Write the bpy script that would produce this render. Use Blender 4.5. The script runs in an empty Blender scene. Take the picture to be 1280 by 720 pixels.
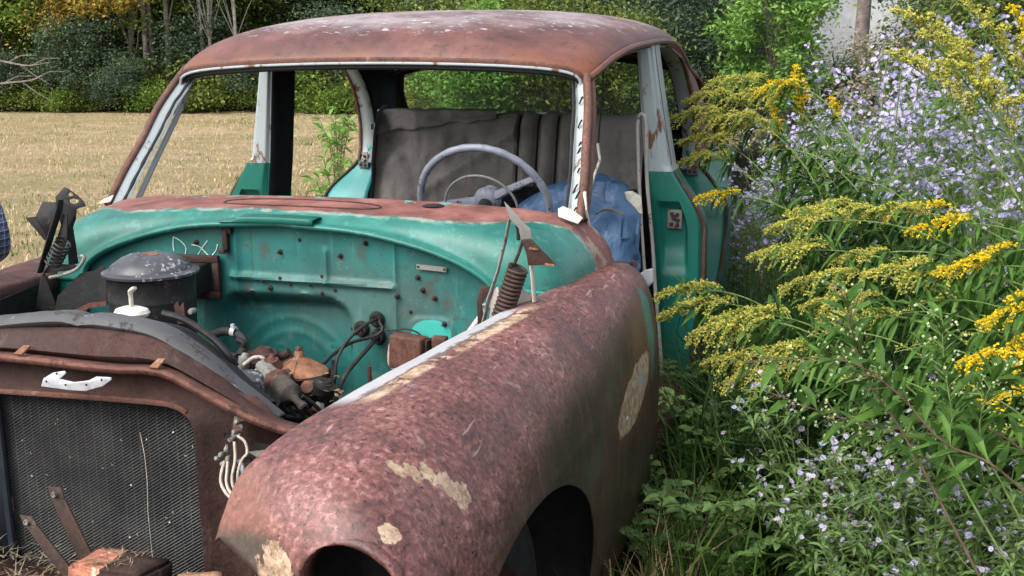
import bpy, bmesh, math, random
from mathutils import Vector, Matrix, noise as mnoise
R = math.radians
random.seed(7)
sc = bpy.context.scene
C = sc.collection

# ---------------------------------------------------------------- camera
F_, PI_, YA, RO = 1490.5, .203, .294, -.010
CAM = Vector((1.499, -3.159, 1.522))
FW = Vector((-math.sin(YA)*math.cos(PI_), math.cos(YA)*math.cos(PI_), -math.sin(PI_)))
_r0 = Vector((math.cos(YA), math.sin(YA), 0)); _u0 = _r0.cross(FW)
RT = _r0*math.cos(RO) + _u0*math.sin(RO)
UP = -_r0*math.sin(RO) + _u0*math.cos(RO)

def at(px, py, x=None, y=None, z=None, d=None):
    """measure: the point seen at a photo pixel on a known plane (or at a known depth)"""
    v = FW + RT*((px-640)/F_) + UP*((360-py)/F_)
    if d is not None: k = d
    elif x is not None: k = (x-CAM.x)/v.x
    elif y is not None: k = (y-CAM.y)/v.y
    else: k = (z-CAM.z)/v.z
    return CAM + v*k

cam = bpy.data.cameras.new('camera'); co = bpy.data.objects.new('camera', cam); C.objects.link(co)
co.matrix_world = Matrix(((RT.x, UP.x, -FW.x, CAM.x), (RT.y, UP.y, -FW.y, CAM.y), (RT.z, UP.z, -FW.z, CAM.z), (0, 0, 0, 1)))
cam.sensor_fit = 'HORIZONTAL'; cam.sensor_width = 36; cam.lens = 36*F_/1280
cam.clip_start = .05; cam.clip_end = 2000
cam.dof.use_dof = False
sc.camera = co

# ---------------------------------------------------------------- object helpers
def link(name, me, mat=None, parent=None, smooth=True):
    o = bpy.data.objects.new(name, me); C.objects.link(o)
    if mat is not None and not me.materials: me.materials.append(mat)
    if parent is not None: o.parent = parent
    if smooth:
        me.polygons.foreach_set('use_smooth', [True]*len(me.polygons)); me.update()
    return o

def auto(o, ang=40):
    """sharp edges above an angle"""
    bm = bmesh.new(); bm.from_mesh(o.data)
    for e in bm.edges:
        if len(e.link_faces) == 2 and e.calc_face_angle(0) > R(ang): e.smooth = False
    bm.to_mesh(o.data); bm.free()
    return o

def empty(name, label, cat, loc=(0, 0, 0), rz=0, group=None):
    o = bpy.data.objects.new(name, None); C.objects.link(o)
    o.location = loc; o.rotation_euler = (0, 0, rz); o.empty_display_size = .05
    return tag(o, label, cat, group)

def tag(o, label=None, cat=None, group=None, kind=None):
    if label: o['label'] = label
    if cat: o['category'] = cat
    if group: o['group'] = group
    if kind: o['kind'] = kind
    return o

class MB:
    def __init__(s): s.v = []; s.f = []; s.m = []
    def add(s, vs, fs, m=0):
        b = len(s.v); s.v += [tuple(p) for p in vs]; s.f += [tuple(i+b for i in f) for f in fs]; s.m += [m]*len(fs)
    def box(s, c, h, rot=None, m=0):
        vs = []
        for i in (-1, 1):
            for j in (-1, 1):
                for k in (-1, 1):
                    p = Vector((i*h[0], j*h[1], k*h[2]))
                    if rot is not None: p = rot @ p
                    vs.append(Vector(c)+p)
        s.add(vs, [(0, 1, 3, 2), (4, 6, 7, 5), (0, 4, 5, 1), (2, 3, 7, 6), (0, 2, 6, 4), (1, 5, 7, 3)], m)
    def tube(s, pts, r, n=8, m=0, cap=True, flat=1.0):
        pts = [Vector(p) for p in pts]; L = len(pts)
        rs = r if isinstance(r, (list, tuple)) else [r]*L
        rings = []; prev = None
        for i, p in enumerate(pts):
            t = (pts[min(i+1, L-1)]-pts[max(i-1, 0)])
            if t.length < 1e-9: t = Vector((0, 0, 1))
            t.normalize()
            a = prev if prev is not None else (Vector((0, 0, 1)) if abs(t.z) < .9 else Vector((1, 0, 0)))
            u = a - t*a.dot(t)
            if u.length < 1e-6: u = t.orthogonal()
            u.normalize(); prev = u; w = t.cross(u)
            rings.append([p + (u*math.cos(2*math.pi*k/n)*flat + w*math.sin(2*math.pi*k/n))*rs[i] for k in range(n)])
        vs = [q for g in rings for q in g]; fs = []
        for i in range(L-1):
            for k in range(n):
                fs.append((i*n+k, i*n+(k+1) % n, (i+1)*n+(k+1) % n, (i+1)*n+k))
        if cap: fs.append(tuple(range(n))[::-1]); fs.append(tuple((L-1)*n+k for k in range(n)))
        s.add(vs, fs, m)
    def lathe(s, prof, c, n=32, m=0, axis=None):
        """prof: (r, h) along axis"""
        ax = Vector(axis or (0, 0, 1)).normalized(); u = ax.orthogonal().normalized(); w = ax.cross(u); c = Vector(c)
        vs = []; fs = []
        for (r, h) in prof:
            for k in range(n):
                a = 2*math.pi*k/n; vs.append(c+ax*h+(u*math.cos(a)+w*math.sin(a))*max(r, 1e-4))
        for i in range(len(prof)-1):
            for k in range(n):
                fs.append((i*n+k, i*n+(k+1) % n, (i+1)*n+(k+1) % n, (i+1)*n+k))
        s.add(vs, fs, m)
    def grid(s, rows, m=0, close=False):
        n = len(rows[0]); vs = [p for r in rows for p in r]; fs = []
        for i in range(len(rows)-1):
            for k in range(n if close else n-1):
                fs.append((i*n+k, i*n+(k+1) % n, (i+1)*n+(k+1) % n, (i+1)*n+k))
        s.add(vs, fs, m)
    def plate(s, pts, th, m=0):
        """flat polygon given in 3-D, extruded along its normal by th"""
        pts = [Vector(p) for p in pts]; nrm = Vector((0, 0, 0))
        for i in range(len(pts)):
            a, b = pts[i], pts[(i+1) % len(pts)]; nrm += a.cross(b)
        nrm.normalize(); n = len(pts)
        s.add(pts+[p+nrm*th for p in pts], [tuple(range(n))[::-1], tuple(range(n, 2*n))] + [(i, (i+1) % n, n+(i+1) % n, n+i) for i in range(n)], m)
    def build(s, name, mat=None, parent=None, smooth=True, mats=None, ang=40, bevel=0):
        me = bpy.data.meshes.new(name); me.from_pydata(s.v, [], s.f)
        for q in (mats or ([mat] if mat else [])): me.materials.append(q)
        if mats: me.polygons.foreach_set('material_index', s.m)
        o = link(name, me, None, parent, smooth)
        bm = bmesh.new(); bm.from_mesh(me); bmesh.ops.recalc_face_normals(bm, faces=bm.faces); bm.to_mesh(me); bm.free()
        if bevel:
            b = o.modifiers.new('bevel', 'BEVEL'); b.width = bevel; b.segments = 2; b.limit_method = 'ANGLE'; b.angle_limit = R(35)
        elif smooth: auto(o, ang)
        return o

def spline(pts, n):
    """Catmull-Rom through points of any dimension, n samples evenly by segment"""
    pts = [Vector(p) for p in pts]; L = len(pts); out = []
    for i in range(n):
        t = i*(L-1)/(n-1); k = min(int(t), L-2); u = t-k
        p0 = pts[k-1] if k > 0 else pts[0]*2-pts[1]
        p1, p2 = pts[k], pts[k+1]
        p3 = pts[k+2] if k+2 < L else pts[-1]*2-pts[-2]
        out.append(.5*((2*p1)+(p2-p0)*u+(2*p0-5*p1+4*p2-p3)*u*u+(3*p1-p0-3*p2+p3)*u**3))
    return out
def lerp(a, b, t): return a+(b-a)*t
def sstep(a, b, x):
    t = max(0, min(1, (x-a)/(b-a))); return t*t*(3-2*t)
def solid(o, th, off=0):
    m = o.modifiers.new('solid', 'SOLIDIFY'); m.thickness = th; m.offset = off; return o
def mirror_copy(o, name=None, parent=None):
    me = o.data.copy()
    for v in me.vertices: v.co.x = -v.co.x
    me.flip_normals()
    c = o.copy(); c.data = me; C.objects.link(c)
    if name: c.name = name
    if parent is not None: c.parent = parent
    return c

# ---------------------------------------------------------------- material helpers
class NT:
    def __init__(s, name):
        s.mat = bpy.data.materials.new(name); s.mat.use_nodes = True
        s.t = s.mat.node_tree; s.n = s.t.nodes; s.b = s.n['Principled BSDF']; s.out = s.n['Material Output']
        s.co = s.n.new('ShaderNodeTexCoord').outputs['Object']
    def L(s, a, b): s.t.links.new(a, b)
    def _in(s, sock, v):
        if hasattr(v, 'is_output'): s.L(v, sock)
        elif isinstance(v, (tuple, list)) and len(v) == 3 and sock.type == 'RGBA': sock.default_value = (*v, 1)
        else: sock.default_value = v
    def noise(s, scale, detail=4, rough=.55, co=None, dist=0, out='Fac'):
        x = s.n.new('ShaderNodeTexNoise'); s.L(co or s.co, x.inputs['Vector'])
        x.inputs['Scale'].default_value = scale; x.inputs['Detail'].default_value = detail
        x.inputs['Roughness'].default_value = rough; x.inputs['Distortion'].default_value = dist
        return x.outputs[out]
    def voro(s, scale, co=None, feature='F1', out='Distance'):
        x = s.n.new('ShaderNodeTexVoronoi'); x.feature = feature; s.L(co or s.co, x.inputs['Vector']); x.inputs['Scale'].default_value = scale
        return x.outputs[out]
    def math(s, op, a, b=0, c=0, clamp=False):
        x = s.n.new('ShaderNodeMath'); x.operation = op; x.use_clamp = clamp
        s._in(x.inputs[0], a); s._in(x.inputs[1], b)
        if op in ('MULTIPLY_ADD', 'SMOOTH_MIN', 'COMPARE'): s._in(x.inputs[2], c)
        return x.outputs[0]
    def rng(s, v, a, b, c=0., d=1.):
        x = s.n.new('ShaderNodeMapRange'); x.interpolation_type = 'SMOOTHSTEP'
        s._in(x.inputs['Value'], v)
        for k, q in (('From Min', a), ('From Max', b), ('To Min', c), ('To Max', d)): x.inputs[k].default_value = q
        return x.outputs['Result']
    def mix(s, f, a, b):
        x = s.n.new('ShaderNodeMix'); x.data_type = 'RGBA'
        s._in(x.inputs['Factor'], f); s._in(x.inputs['A'], a); s._in(x.inputs['B'], b)
        return x.outputs['Result']
    def mixs(s, f, a, b):  # scalar
        x = s.n.new('ShaderNodeMix'); x.data_type = 'FLOAT'
        s._in(x.inputs['Factor'], f); s._in(x.inputs['A'], a); s._in(x.inputs['B'], b)
        return x.outputs['Result']
    def ramp(s, f, stops):
        x = s.n.new('ShaderNodeValToRGB'); e = x.color_ramp.elements
        while len(e) < len(stops): e.new(.5)
        for q, (p, c) in zip(e, stops): q.position = p; q.color = (*c, 1)
        s.L(f, x.inputs[0]); return x.outputs[0]
    def vec(s, sc_=(1, 1, 1), loc=(0, 0, 0), rot=(0, 0, 0), co=None):
        x = s.n.new('ShaderNodeMapping'); s.L(co or s.co, x.inputs[0])
        x.inputs['Scale'].default_value = sc_; x.inputs['Location'].default_value = loc; x.inputs['Rotation'].default_value = rot
        return x.outputs[0]
    def sep(s, co=None):
        x = s.n.new('ShaderNodeSeparateXYZ'); s.L(co or s.co, x.inputs[0]); return x.outputs
    def blob(s, c, r, amt=.5, scale=18, soft=.06, detail=5, rot=0, rotx=0):
        """irregular patch around a point of the object, radii r"""
        a = s.n.new('ShaderNodeVectorMath'); a.operation = 'SUBTRACT'; s.L(s.co, a.inputs[0]); a.inputs[1].default_value = c
        b = s.n.new('ShaderNodeVectorMath'); b.operation = 'DIVIDE'; b.inputs[1].default_value = r
        src = a.outputs[0]
        if rot:
            q = s.n.new('ShaderNodeVectorRotate'); q.rotation_type = 'Z_AXIS'; s.L(src, q.inputs['Vector']); q.inputs['Angle'].default_value = rot; src = q.outputs[0]
        if rotx:
            q = s.n.new('ShaderNodeVectorRotate'); q.rotation_type = 'X_AXIS'; s.L(src, q.inputs['Vector']); q.inputs['Angle'].default_value = rotx; src = q.outputs[0]
        s.L(src, b.inputs[0])
        l = s.n.new('ShaderNodeVectorMath'); l.operation = 'LENGTH'; s.L(b.outputs[0], l.inputs[0])
        nz = s.noise(scale, detail, .6)
        d = s.math('ADD', l.outputs['Value'], s.math('MULTIPLY', s.math('SUBTRACT', nz, .5), amt*2))
        return s.rng(d, 1-soft, 1+soft, 1, 0)
    def finish(s, col, rough=.6, metal=0., bump=None, bs=.3, bd=.01, spec=.5):
        s._in(s.b.inputs['Base Color'], col); s._in(s.b.inputs['Roughness'], rough); s._in(s.b.inputs['Metallic'], metal)
        s.b.inputs['Specular IOR Level'].default_value = spec
        if bump is not None:
            x = s.n.new('ShaderNodeBump'); x.inputs['Strength'].default_value = bs; x.inputs['Distance'].default_value = bd
            s.L(bump, x.inputs['Height']); s.L(x.outputs[0], s.b.inputs['Normal'])
        return s.mat

def simple(name, col, rough=.6, metal=0., var=.35, scale=20, bump=.2, bd=.004, spec=.4):
    t = NT(name); nz = t.noise(scale, 6, .6)
    c = t.mix(t.rng(nz, .3, .7), tuple(k*(1-var) for k in col), tuple(min(1, k*(1+var)) for k in col))
    return t.finish(c, rough, metal, t.noise(scale*3, 5, .6), bump, bd, spec)

def worn(name, base, rust=(.075, .03, .02), amt=.5, scale=9, rough=.5, chip=None, dirt=.3, spec=.4):
    """painted sheet metal with rust specks and grime"""
    t = NT(name); a = t.noise(scale, 8, .65); b = t.noise(scale*6, 6, .7); g = t.noise(scale*.35, 4, .6)
    c = t.mix(t.rng(g, .3, .75), tuple(k*.78 for k in base), tuple(min(1, k*1.12) for k in base))
    c = t.mix(t.math('MULTIPLY', t.rng(t.noise(scale*1.7, 7, .7), .45, .75), dirt), c, (.05, .045, .035))
    m = t.rng(t.math('ADD', t.math('MULTIPLY', a, .6), t.math('MULTIPLY', b, .4)), .72-.3*amt, .76-.3*amt)
    rc = t.mix(t.noise(scale*4, 4), tuple(k*.5 for k in rust), tuple(k*1.6 for k in rust))
    c = t.mix(m, c, rc)
    if chip:
        c = t.mix(t.rng(t.noise(scale*2.3, 7, .7, t.vec((1, 1, 1), (5, 3, 1))), .62, .65), c, chip)
    return t.finish(c, t.mixs(m, rough, .85), 0, t.math('ADD', t.math('MULTIPLY', m, .7), b), .25, .003, spec)

def rusty(name, col, scale=12, rough=.75, pale=.25):
    """bare rusted steel: mottled at several sizes, dark pits, pale scuffs and streaks"""
    t = NT(name); a = t.noise(scale*.45, 8, .7, None, .3); b = t.noise(scale*4, 8, .75, None, .5); f = t.noise(scale*16, 4, .7)
    v = t.math('ADD', t.math('MULTIPLY', a, .5), t.math('ADD', t.math('MULTIPLY', b, .32), t.math('MULTIPLY', f, .18)))
    k = lambda f, g=1, h=1: (min(1, col[0]*f), min(1, col[1]*f*g), min(1, col[2]*f*h))
    c = t.ramp(v, [(.33, k(.22)), (.44, k(.62)), (.52, k(1.05)), (.60, k(1.6, 1.1, 1.1)), (.70, k(2.3, 1.3, 1.35))])
    c = t.mix(t.math('MULTIPLY', t.rng(t.noise(scale*1.3, 8, .75, t.vec((1, 1, .3), (4, 2, 7))), .56, .64), pale*2), c, k(2.2, 1.7, 1.9))
    c = t.mix(t.math('MULTIPLY', t.rng(t.noise(scale*1.1, 8, .75, t.vec((1, 1, .5), (9, 5, 1))), .57, .66), .75), c, k(.25))
    c = t.mix(t.math('MULTIPLY', t.rng(t.noise(scale*9, 5, .75), .60, .66), .8), c, k(.18))
    return t.finish(c, t.rng(a, .3, .7, rough-.15, min(1, rough+.12)), 0, t.math('ADD', t.math('MULTIPLY', b, 1.2), f), .45, .004, .35)
# ---------------------------------------------------------------- materials of the car
def rust_roof():
    t = NT('roof_rust'); P = t.sep()
    a = t.noise(5, 8, .65); b = t.noise(60, 6, .7); c2 = t.noise(1.6, 5, .6)
    st = t.noise(14, 8, .7, t.vec((3, .7, 1)))
    c = t.ramp(a, [(.28, (.032, .015, .014)), (.42, (.088, .036, .032)), (.55, (.130, .053, .045)), (.68, (.190, .086, .073)), (.8, (.27, .14, .12))])
    c = t.mix(t.math('MULTIPLY', t.rng(st, .45, .75), .45), c, (.075, .033, .03))
    # chalky bloom of old paint left on the upper surface
    topm = t.rng(t.math('ADD', P[2], t.math('MULTIPLY', t.math('SUBTRACT', t.noise(7, 6, .7), .5), .08)), 1.555, 1.60)
    ch = t.math('MULTIPLY', topm, t.rng(t.noise(3.2, 6, .65), .32, .62), clamp=True)
    c = t.mix(t.math('MULTIPLY', ch, .72), c, (.34, .30, .31))
    wh = t.math('MULTIPLY', t.rng(t.noise(26, 5, .7, t.vec((1, 2.2, 1))), .59, .64), t.rng(P[2], 1.53, 1.58))
    c = t.mix(t.math('MULTIPLY', wh, .9), c, (.52, .52, .53))
    # orange rust on the lower rim
    lo = t.math('MULTIPLY', t.rng(P[2], 1.535, 1.455), t.rng(t.noise(8, 6, .7), .40, .58), clamp=True)
    c = t.mix(t.math('MULTIPLY', lo, .8), c, (.17, .058, .024))
    c = t.mix(t.math('MULTIPLY', t.rng(t.noise(9, 8, .75, t.vec((1, 1, 1), (7, 1, 3))), .55, .66), .65), c, (.045, .024, .023))
    dk = t.rng(t.noise(46, 6, .75), .60, .65)
    c = t.mix(t.math('MULTIPLY', dk, .7), c, (.03, .016, .014))
    return t.finish(c, t.mixs(a, .42, .62), 0, t.math('ADD', b, t.math('MULTIPLY', a, .6)), .22, .003, .45)

def rust_fender():
    t = NT('fender_rust'); P = t.sep()
    a = t.noise(4.5, 8, .62); b = t.noise(75, 6, .72); m1 = t.noise(78, 4, .65, None, .4); w = t.noise(1.5, 4, .6)
    c = t.ramp(t.math('ADD', t.math('MULTIPLY', a, .36), t.math('ADD', t.math('MULTIPLY', m1, .50), t.math('MULTIPLY', b, .14))),
               [(.36, (.030, .014, .013)), (.44, (.088, .034, .030)), (.51, (.150, .058, .050)), (.57, (.225, .096, .085)), (.65, (.44, .245, .225))])
    # dark grime blotches
    c = t.mix(t.math('MULTIPLY', t.rng(t.noise(6.5, 7, .7, t.vec((1, 1, 1), (3, 1, 2))), .50, .68), .6), c, (.05, .027, .026))
    # bare pits
    c = t.mix(t.math('MULTIPLY', t.rng(t.noise(95, 4, .7, t.vec((1, .5, 1))), .59, .64), .85), c, (.022, .012, .012))
    c = t.mix(t.math('MULTIPLY', t.rng(t.noise(30, 7, .75, t.vec((1, .6, 1), (6, 6, 2))), .58, .64), .6), c, (.06, .028, .026))
    c = t.mix(t.math('MULTIPLY', t.rng(t.noise(17, 8, .78, None, .4), .58, .66), .45), c, (.40, .26, .25))
    # side of the wing: brown film over old paint, plus its shade painted in
    sd = t.rng(t.math('ADD', P[0], t.math('MULTIPLY', t.math('SUBTRACT', w, .5), .05)), .895, .93)
    br = t.ramp(t.noise(5, 7, .65, t.vec((1, 1.5, .6))), [(.3, (.014, .010, .009)), (.48, (.034, .021, .016)), (.62, (.060, .034, .025)), (.78, (.11, .058, .042))])
    rn = t.noise(1, 7, .7, t.vec((3, 26, 1.6)))
    br = t.mix(t.math('MULTIPLY', t.rng(rn, .53, .68), .75), br, (.13, .062, .036))
    br = t.mix(t.math('MULTIPLY', t.rng(t.noise(1, 7, .7, t.vec((3, 34, 2.2), (4, 1, 0))), .55, .68), .7), br, (.010, .008, .008))
    sc_ = t.noise(1, 4, .6, t.vec((60, 7, 20), (1, 2, 3), (.3, .2, .5)))
    c = t.mix(t.math('MULTIPLY', t.rng(sc_, .66, .70), .55), c, (.38, .25, .23))
    c = t.mix(t.math('MULTIPLY', sd, .93), c, br)
    # orange halo along the shoulder near the door
    c = t.mix(t.math('MULTIPLY', t.blob((.93, -.12, .74), (.1, .13, .1), .5, 9, .35), .6), c, (.18, .075, .04))
    c = t.mix(t.math('MULTIPLY', t.blob((.53, -1.55, .79), (.09, .08, .06), .8, 22, .5), .45), c, (.22, .095, .06))
    c = t.mix(t.math('MULTIPLY', t.blob((.56, -1.6, .72), (.12, .08, .045), .5, 14, .3), .85), c, (.05, .045, .035))
    # teal left along the rear edge
    te = t.blob((.95, -.015, .77), (.05, .05, .14), .55, 14, .2)
    c = t.mix(t.math('MULTIPLY', te, .85), c, (.05, .20, .155))
    te2 = t.math('MULTIPLY', sd, t.rng(t.noise(4.2, 6, .65, t.vec((1, 1, 1), (9, 2, 4))), .55, .68))
    c = t.mix(t.math('MULTIPLY', te2, .5), c, (.045, .085, .06))
    # peeled filler patches
    cream = t.mix(t.rng(t.noise(40, 7, .75), .35, .65), (.25, .155, .09), (.54, .41, .29))
    p1 = t.blob((.786, -1.455, .850), (.020, .012, .03), .8, 60, .12)
    for cc, rr_ in (((.806, -1.436, .843), (.020, .013, .03)), ((.826, -1.412, .830), (.020, .015, .028)), ((.848, -1.392, .806), (.020, .018, .028))): p1 = t.math('MAXIMUM', p1, t.blob(cc, rr_, .8, 60, .12))
    p1b = t.blob((.868, -1.376, .782), (.019, .026, .028), .8, 60, .12)
    p2 = t.blob((.816, -1.578, .78), (.022, .02, .022), .5, 50, .06)
    p3 = t.blob((.632, -1.62, .715), (.040, .05, .05), .9, 34, .06)
    p4 = t.blob((.947, -.25, .638), (.05, .20, .066), .22, 16, .07, rotx=-.2)
    pm = t.math('MAXIMUM', t.math('MAXIMUM', p1, p1b), t.math('MAXIMUM', p2, t.math('MAXIMUM', p3, p4)))
    pm = t.math('MULTIPLY', pm, t.math('SUBTRACT', 1, t.math('MULTIPLY', t.rng(t.noise(85, 5, .75), .56, .63), .75)))
    c = t.mix(t.math('MULTIPLY', pm, .92), c, cream)
    g4 = t.blob((.947, -.17, .655), (.05, .045, .022), .4, 30, .06)
    c = t.mix(g4, c, (.30, .30, .30))
    ring = t.math('SUBTRACT', t.blob((.947, -.25, .638), (.05, .245, .095), .3, 14, .12, rotx=-.2), p4, clamp=True)
    c = t.mix(t.math('MULTIPLY', ring, .7), c, (.10, .04, .022))
    # white primer bared along the hood edge: a strip following the inner flange
    dy = t.math('ADD', P[1], .384)
    xe = t.math('ADD', .70, t.math('MULTIPLY', dy, t.math('SUBTRACT', .037, t.math('MULTIPLY', dy, .1))))      # the flange curves inward to the front
    de = t.math('SUBTRACT', P[0], xe)
    nz = t.noise(30, 6, .7)
    din = t.math('ADD', de, t.math('MULTIPLY', t.math('SUBTRACT', nz, .5), .03))
    rngy = t.math('MULTIPLY', t.rng(P[1], -1.31, -1.24), t.rng(P[1], -.52, -.60))
    up = t.rng(P[2], .86, .88)
    st1 = t.math('MULTIPLY', t.math('MULTIPLY', t.rng(din, .050, .040), rngy), up)
    c = t.mix(st1, c, (.36, .36, .37))
    st2 = t.math('MULTIPLY', t.math('MULTIPLY', t.rng(t.math('ABSOLUTE', t.math('SUBTRACT', din, .070)), .022, .012), rngy), up)
    c = t.mix(t.math('MULTIPLY', st2, t.rng(t.noise(18, 6, .7), .40, .47)), c, cream)
    st3 = t.math('MULTIPLY', t.math('MULTIPLY', t.rng(t.math('ABSOLUTE', t.math('SUBTRACT', din, .05)), .02, .012), rngy), up)
    c = t.mix(t.math('MULTIPLY', st3, t.math('MULTIPLY', t.rng(t.noise(13, 6, .7, t.vec((1, 1, 1), (2, 7, 1))), .5, .55), .8)), c, (.11, .085, .075))
    h = t.math('ADD', t.math('ADD', t.math('MULTIPLY', b, .5), m1), t.math('MULTIPLY', pm, -1.1))
    return t.finish(c, t.mixs(m1, .34, .68), 0, h, .42, .003, .5)

def cowl_paint():
    t = NT('cowl_paint'); P = t.sep()
    a = t.noise(6, 7, .65); n2 = t.noise(22, 6, .7)
    teal = t.mix(t.rng(a, .3, .7), (.009, .098, .078), (.024, .180, .145))
    teal = t.mix(t.math('MULTIPLY', t.rng(t.noise(34, 6, .75), .55, .62), .45), teal, (.07, .26, .22))
    teal = t.mix(t.rng(n2, .665, .70), teal, (.09, .045, .03))
    sn = t.noise(11, 8, .75, t.vec((1, 1, 1), (2, 5, 8)))
    teal = t.mix(t.math('MULTIPLY', t.rng(sn, .56, .66), .5), teal, (.045, .075, .06))
    teal = t.mix(t.math('MULTIPLY', t.rng(t.noise(60, 6, .75), .62, .67), .7), teal, (.07, .04, .028))
    rust = t.ramp(t.noise(9, 8, .7), [(.3, (.07, .026, .021)), (.45, (.16, .058, .048)), (.58, (.24, .095, .078)), (.75, (.34, .17, .14))])
    yy = t.math('ADD', P[1], t.math('MULTIPLY', t.math('SUBTRACT', t.noise(13, 6, .65), .5), .06))
    ax_ = t.math('ABSOLUTE', P[0])
    yy = t.math('SUBTRACT', yy, t.rng(ax_, .46, .80, 0, .20))
    k = t.rng(yy, -.292, -.276)
    sd = t.rng(t.math('ABSOLUTE', P[0]), .64, .80)
    c = t.mix(k, teal, rust)
    # pale chalked band at the boundary
    c = t.mix(t.math('MULTIPLY', t.math('MULTIPLY', t.rng(t.math('ABSOLUTE', t.math('ADD', yy, .292)), .016, .003), t.rng(n2, .42, .6)), .55), c, (.42, .40, .33))
    c = t.mix(t.math('MULTIPLY', t.math('MULTIPLY', t.rng(t.math('ADD', P[1], t.math('MULTIPLY', n2, .02)), -.128, -.112), t.rng(t.noise(26, 5), .56, .62)), t.rng(t.math('ABSOLUTE', P[0]), .5, .4)), c, (.09, .30, .25))
    edge = t.math('MULTIPLY', t.math('MULTIPLY', sd, t.rng(t.noise(16, 6, .7), .48, .56)), k)
    c = t.mix(t.math('MULTIPLY', edge, .8), c, (.32, .27, .21))
    return t.finish(c, t.mixs(k, .40, .65), 0, t.math('ADD', t.math('MULTIPLY', n2, .5), t.math('MULTIPLY', k, -.5)), .2, .003, .5)

def firewall_paint():
    t = NT('firewall_paint'); P = t.sep()
    a = t.noise(4, 7, .65); n2 = t.noise(26, 7, .7)
    c = t.mix(t.rng(a, .3, .7), (.009, .098, .090), (.024, .180, .162))
    # brown haze of surface rust in the middle
    c = t.mix(t.math('MULTIPLY', t.blob((.22, -.33, .86), (.26, .3, .10), .6, 7, .5), .40), c, (.10, .085, .075))
    c = t.mix(t.math('MULTIPLY', t.rng(t.noise(5, 6, .7, t.vec((1.4, 1, .6), (1, 4, 2))), .56, .72), .35), c, (.05, .05, .042))
    c = t.mix(t.math('MULTIPLY', t.rng(n2, .60, .68), .7), c, (.075, .04, .028))
    c = t.mix(t.math('MULTIPLY', t.rng(t.noise(50, 5, .7), .66, .72), .6), c, (.2, .42, .36))
    # rust and dirt runs
    rn = t.noise(1, 7, .7, t.vec((38, 1, 2.6)))
    c = t.mix(t.math('MULTIPLY', t.rng(rn, .57, .70), t.math('MULTIPLY', t.rng(t.noise(6, 5), .42, .62), .75)), c, (.055, .036, .024))
    c = t.mix(t.math('MULTIPLY', t.rng(t.noise(1, 6, .7, t.vec((24, 1, 4), (3, 0, 9))), .58, .68), .35), c, (.10, .26, .24))
    for cc in ((-.05, -.34, .985), (.235, -.34, .99), (.42, -.34, .90), (.47, -.34, .86), (.05, -.34, .845), (-.10, -.34, .87), (.53, -.34, .80), (.30, -.34, .72)):
        c = t.mix(t.math('MULTIPLY', t.blob(cc, (.016, .05, .022), 1.1, 60, .6), .5), c, (.075, .045, .030))
    # darker towards the bottom
    c = t.mix(t.math('MULTIPLY', t.rng(t.math('ADD', P[2], t.math('MULTIPLY', a, .1)), .74, .62), .6), c, (.02, .03, .026))
    c = t.mix(t.math('MULTIPLY', t.rng(t.noise(95, 5, .75), .60, .66), .75), c, (.045, .04, .032))
    c = t.mix(t.math('MULTIPLY', t.rng(t.noise(17, 8, .8, t.vec((1, 1, 1), (7, 7, 7))), .56, .66), .4), c, (.13, .25, .22))
    # bare patch where a fitting once sat
    s = t.blob((.425, -.33, .785), (.055, .1, .035), .15, 10, .05)
    c = t.mix(s, c, (.045, .38, .33))
    return t.finish(c, t.rng(n2, .3, .7, .42, .68), 0, t.math('ADD', n2, t.math('MULTIPLY', a, .5)), .25, .003, .4)

def white_paint():
    t = NT('white_paint'); P = t.sep(); n2 = t.noise(30, 7, .7)
    c = t.mix(t.noise(5, 4), (.29, .345, .37), (.39, .435, .44))
    c = t.mix(t.rng(t.noise(11, 7, .7, t.vec((1, 1, .35))), .55, .61), c, (.14, .06, .03))
    c = t.mix(t.rng(n2, .66, .7), c, (.05, .03, .02))
    return t.finish(c, .45, 0, n2, .15, .002)

M = {}
M['roof'] = rust_roof(); M['fender'] = rust_fender(); M['cowl'] = cowl_paint(); M['wing_far'] = rusty('far_wing_rust', (.085, .042, .038), 9); M['firewall'] = firewall_paint(); M['white'] = white_paint()
M['teal'] = worn('teal_paint', (.012, .145, .110), amt=.12, scale=7, rough=.35, dirt=.25)
M['teal_light'] = worn('teal_jamb', (.035, .25, .25), amt=.12, scale=7, rough=.4, dirt=.2)
M['rust'] = rusty('rusty_steel', (.115, .048, .034), 12)
M['rust_dark'] = rusty('dark_rusty_steel', (.046, .020, .016), 10)
M['rust_light'] = rusty('orange_rust', (.23, .105, .060), 16)
M['rust_edge'] = rusty('rusted_edge', (.12, .054, .038), 14, .6)
M['brown'] = rusty('brown_enamel', (.045, .024, .017), 18)
M['black'] = worn('black_enamel', (.012, .012, .014), (.05, .030, .022), .5, 20, .55, dirt=.5)
M['black_dull'] = simple('grimy_black', (.012, .011, .010), .75, var=.5, scale=25)
M['gray_rubber'] = worn('weathered_rubber', (.075, .077, .083), (.035, .032, .032), .6, 14, .65, chip=(.15, .15, .165))
M['steel'] = worn('grey_steel', (.22, .215, .20), (.09, .045, .03), .6, 22, .5)
M['chrome'] = worn('dull_plate', (.55, .57, .6), (.15, .08, .05), .3, 30, .3)
M['wire'] = simple('dark_cable', (.022, .021, .021), .6)
M['wire_pale'] = simple('pale_cable', (.42, .37, .31), .6, scale=60)
M['wheel_grey'] = worn('grey_plastic', (.21, .23, .28), (.015, .015, .017), .55, 22, .45)
M['seat'] = None
M['interior'] = simple('dark_lining', (.008, .010, .015), .85)
M['strip'] = worn('pale_channel', (.46, .42, .37), (.12, .085, .06), .55, 22, .65)
M['cream'] = simple('aged_white', (.55, .52, .45), .6, var=.25, scale=40)
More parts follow.
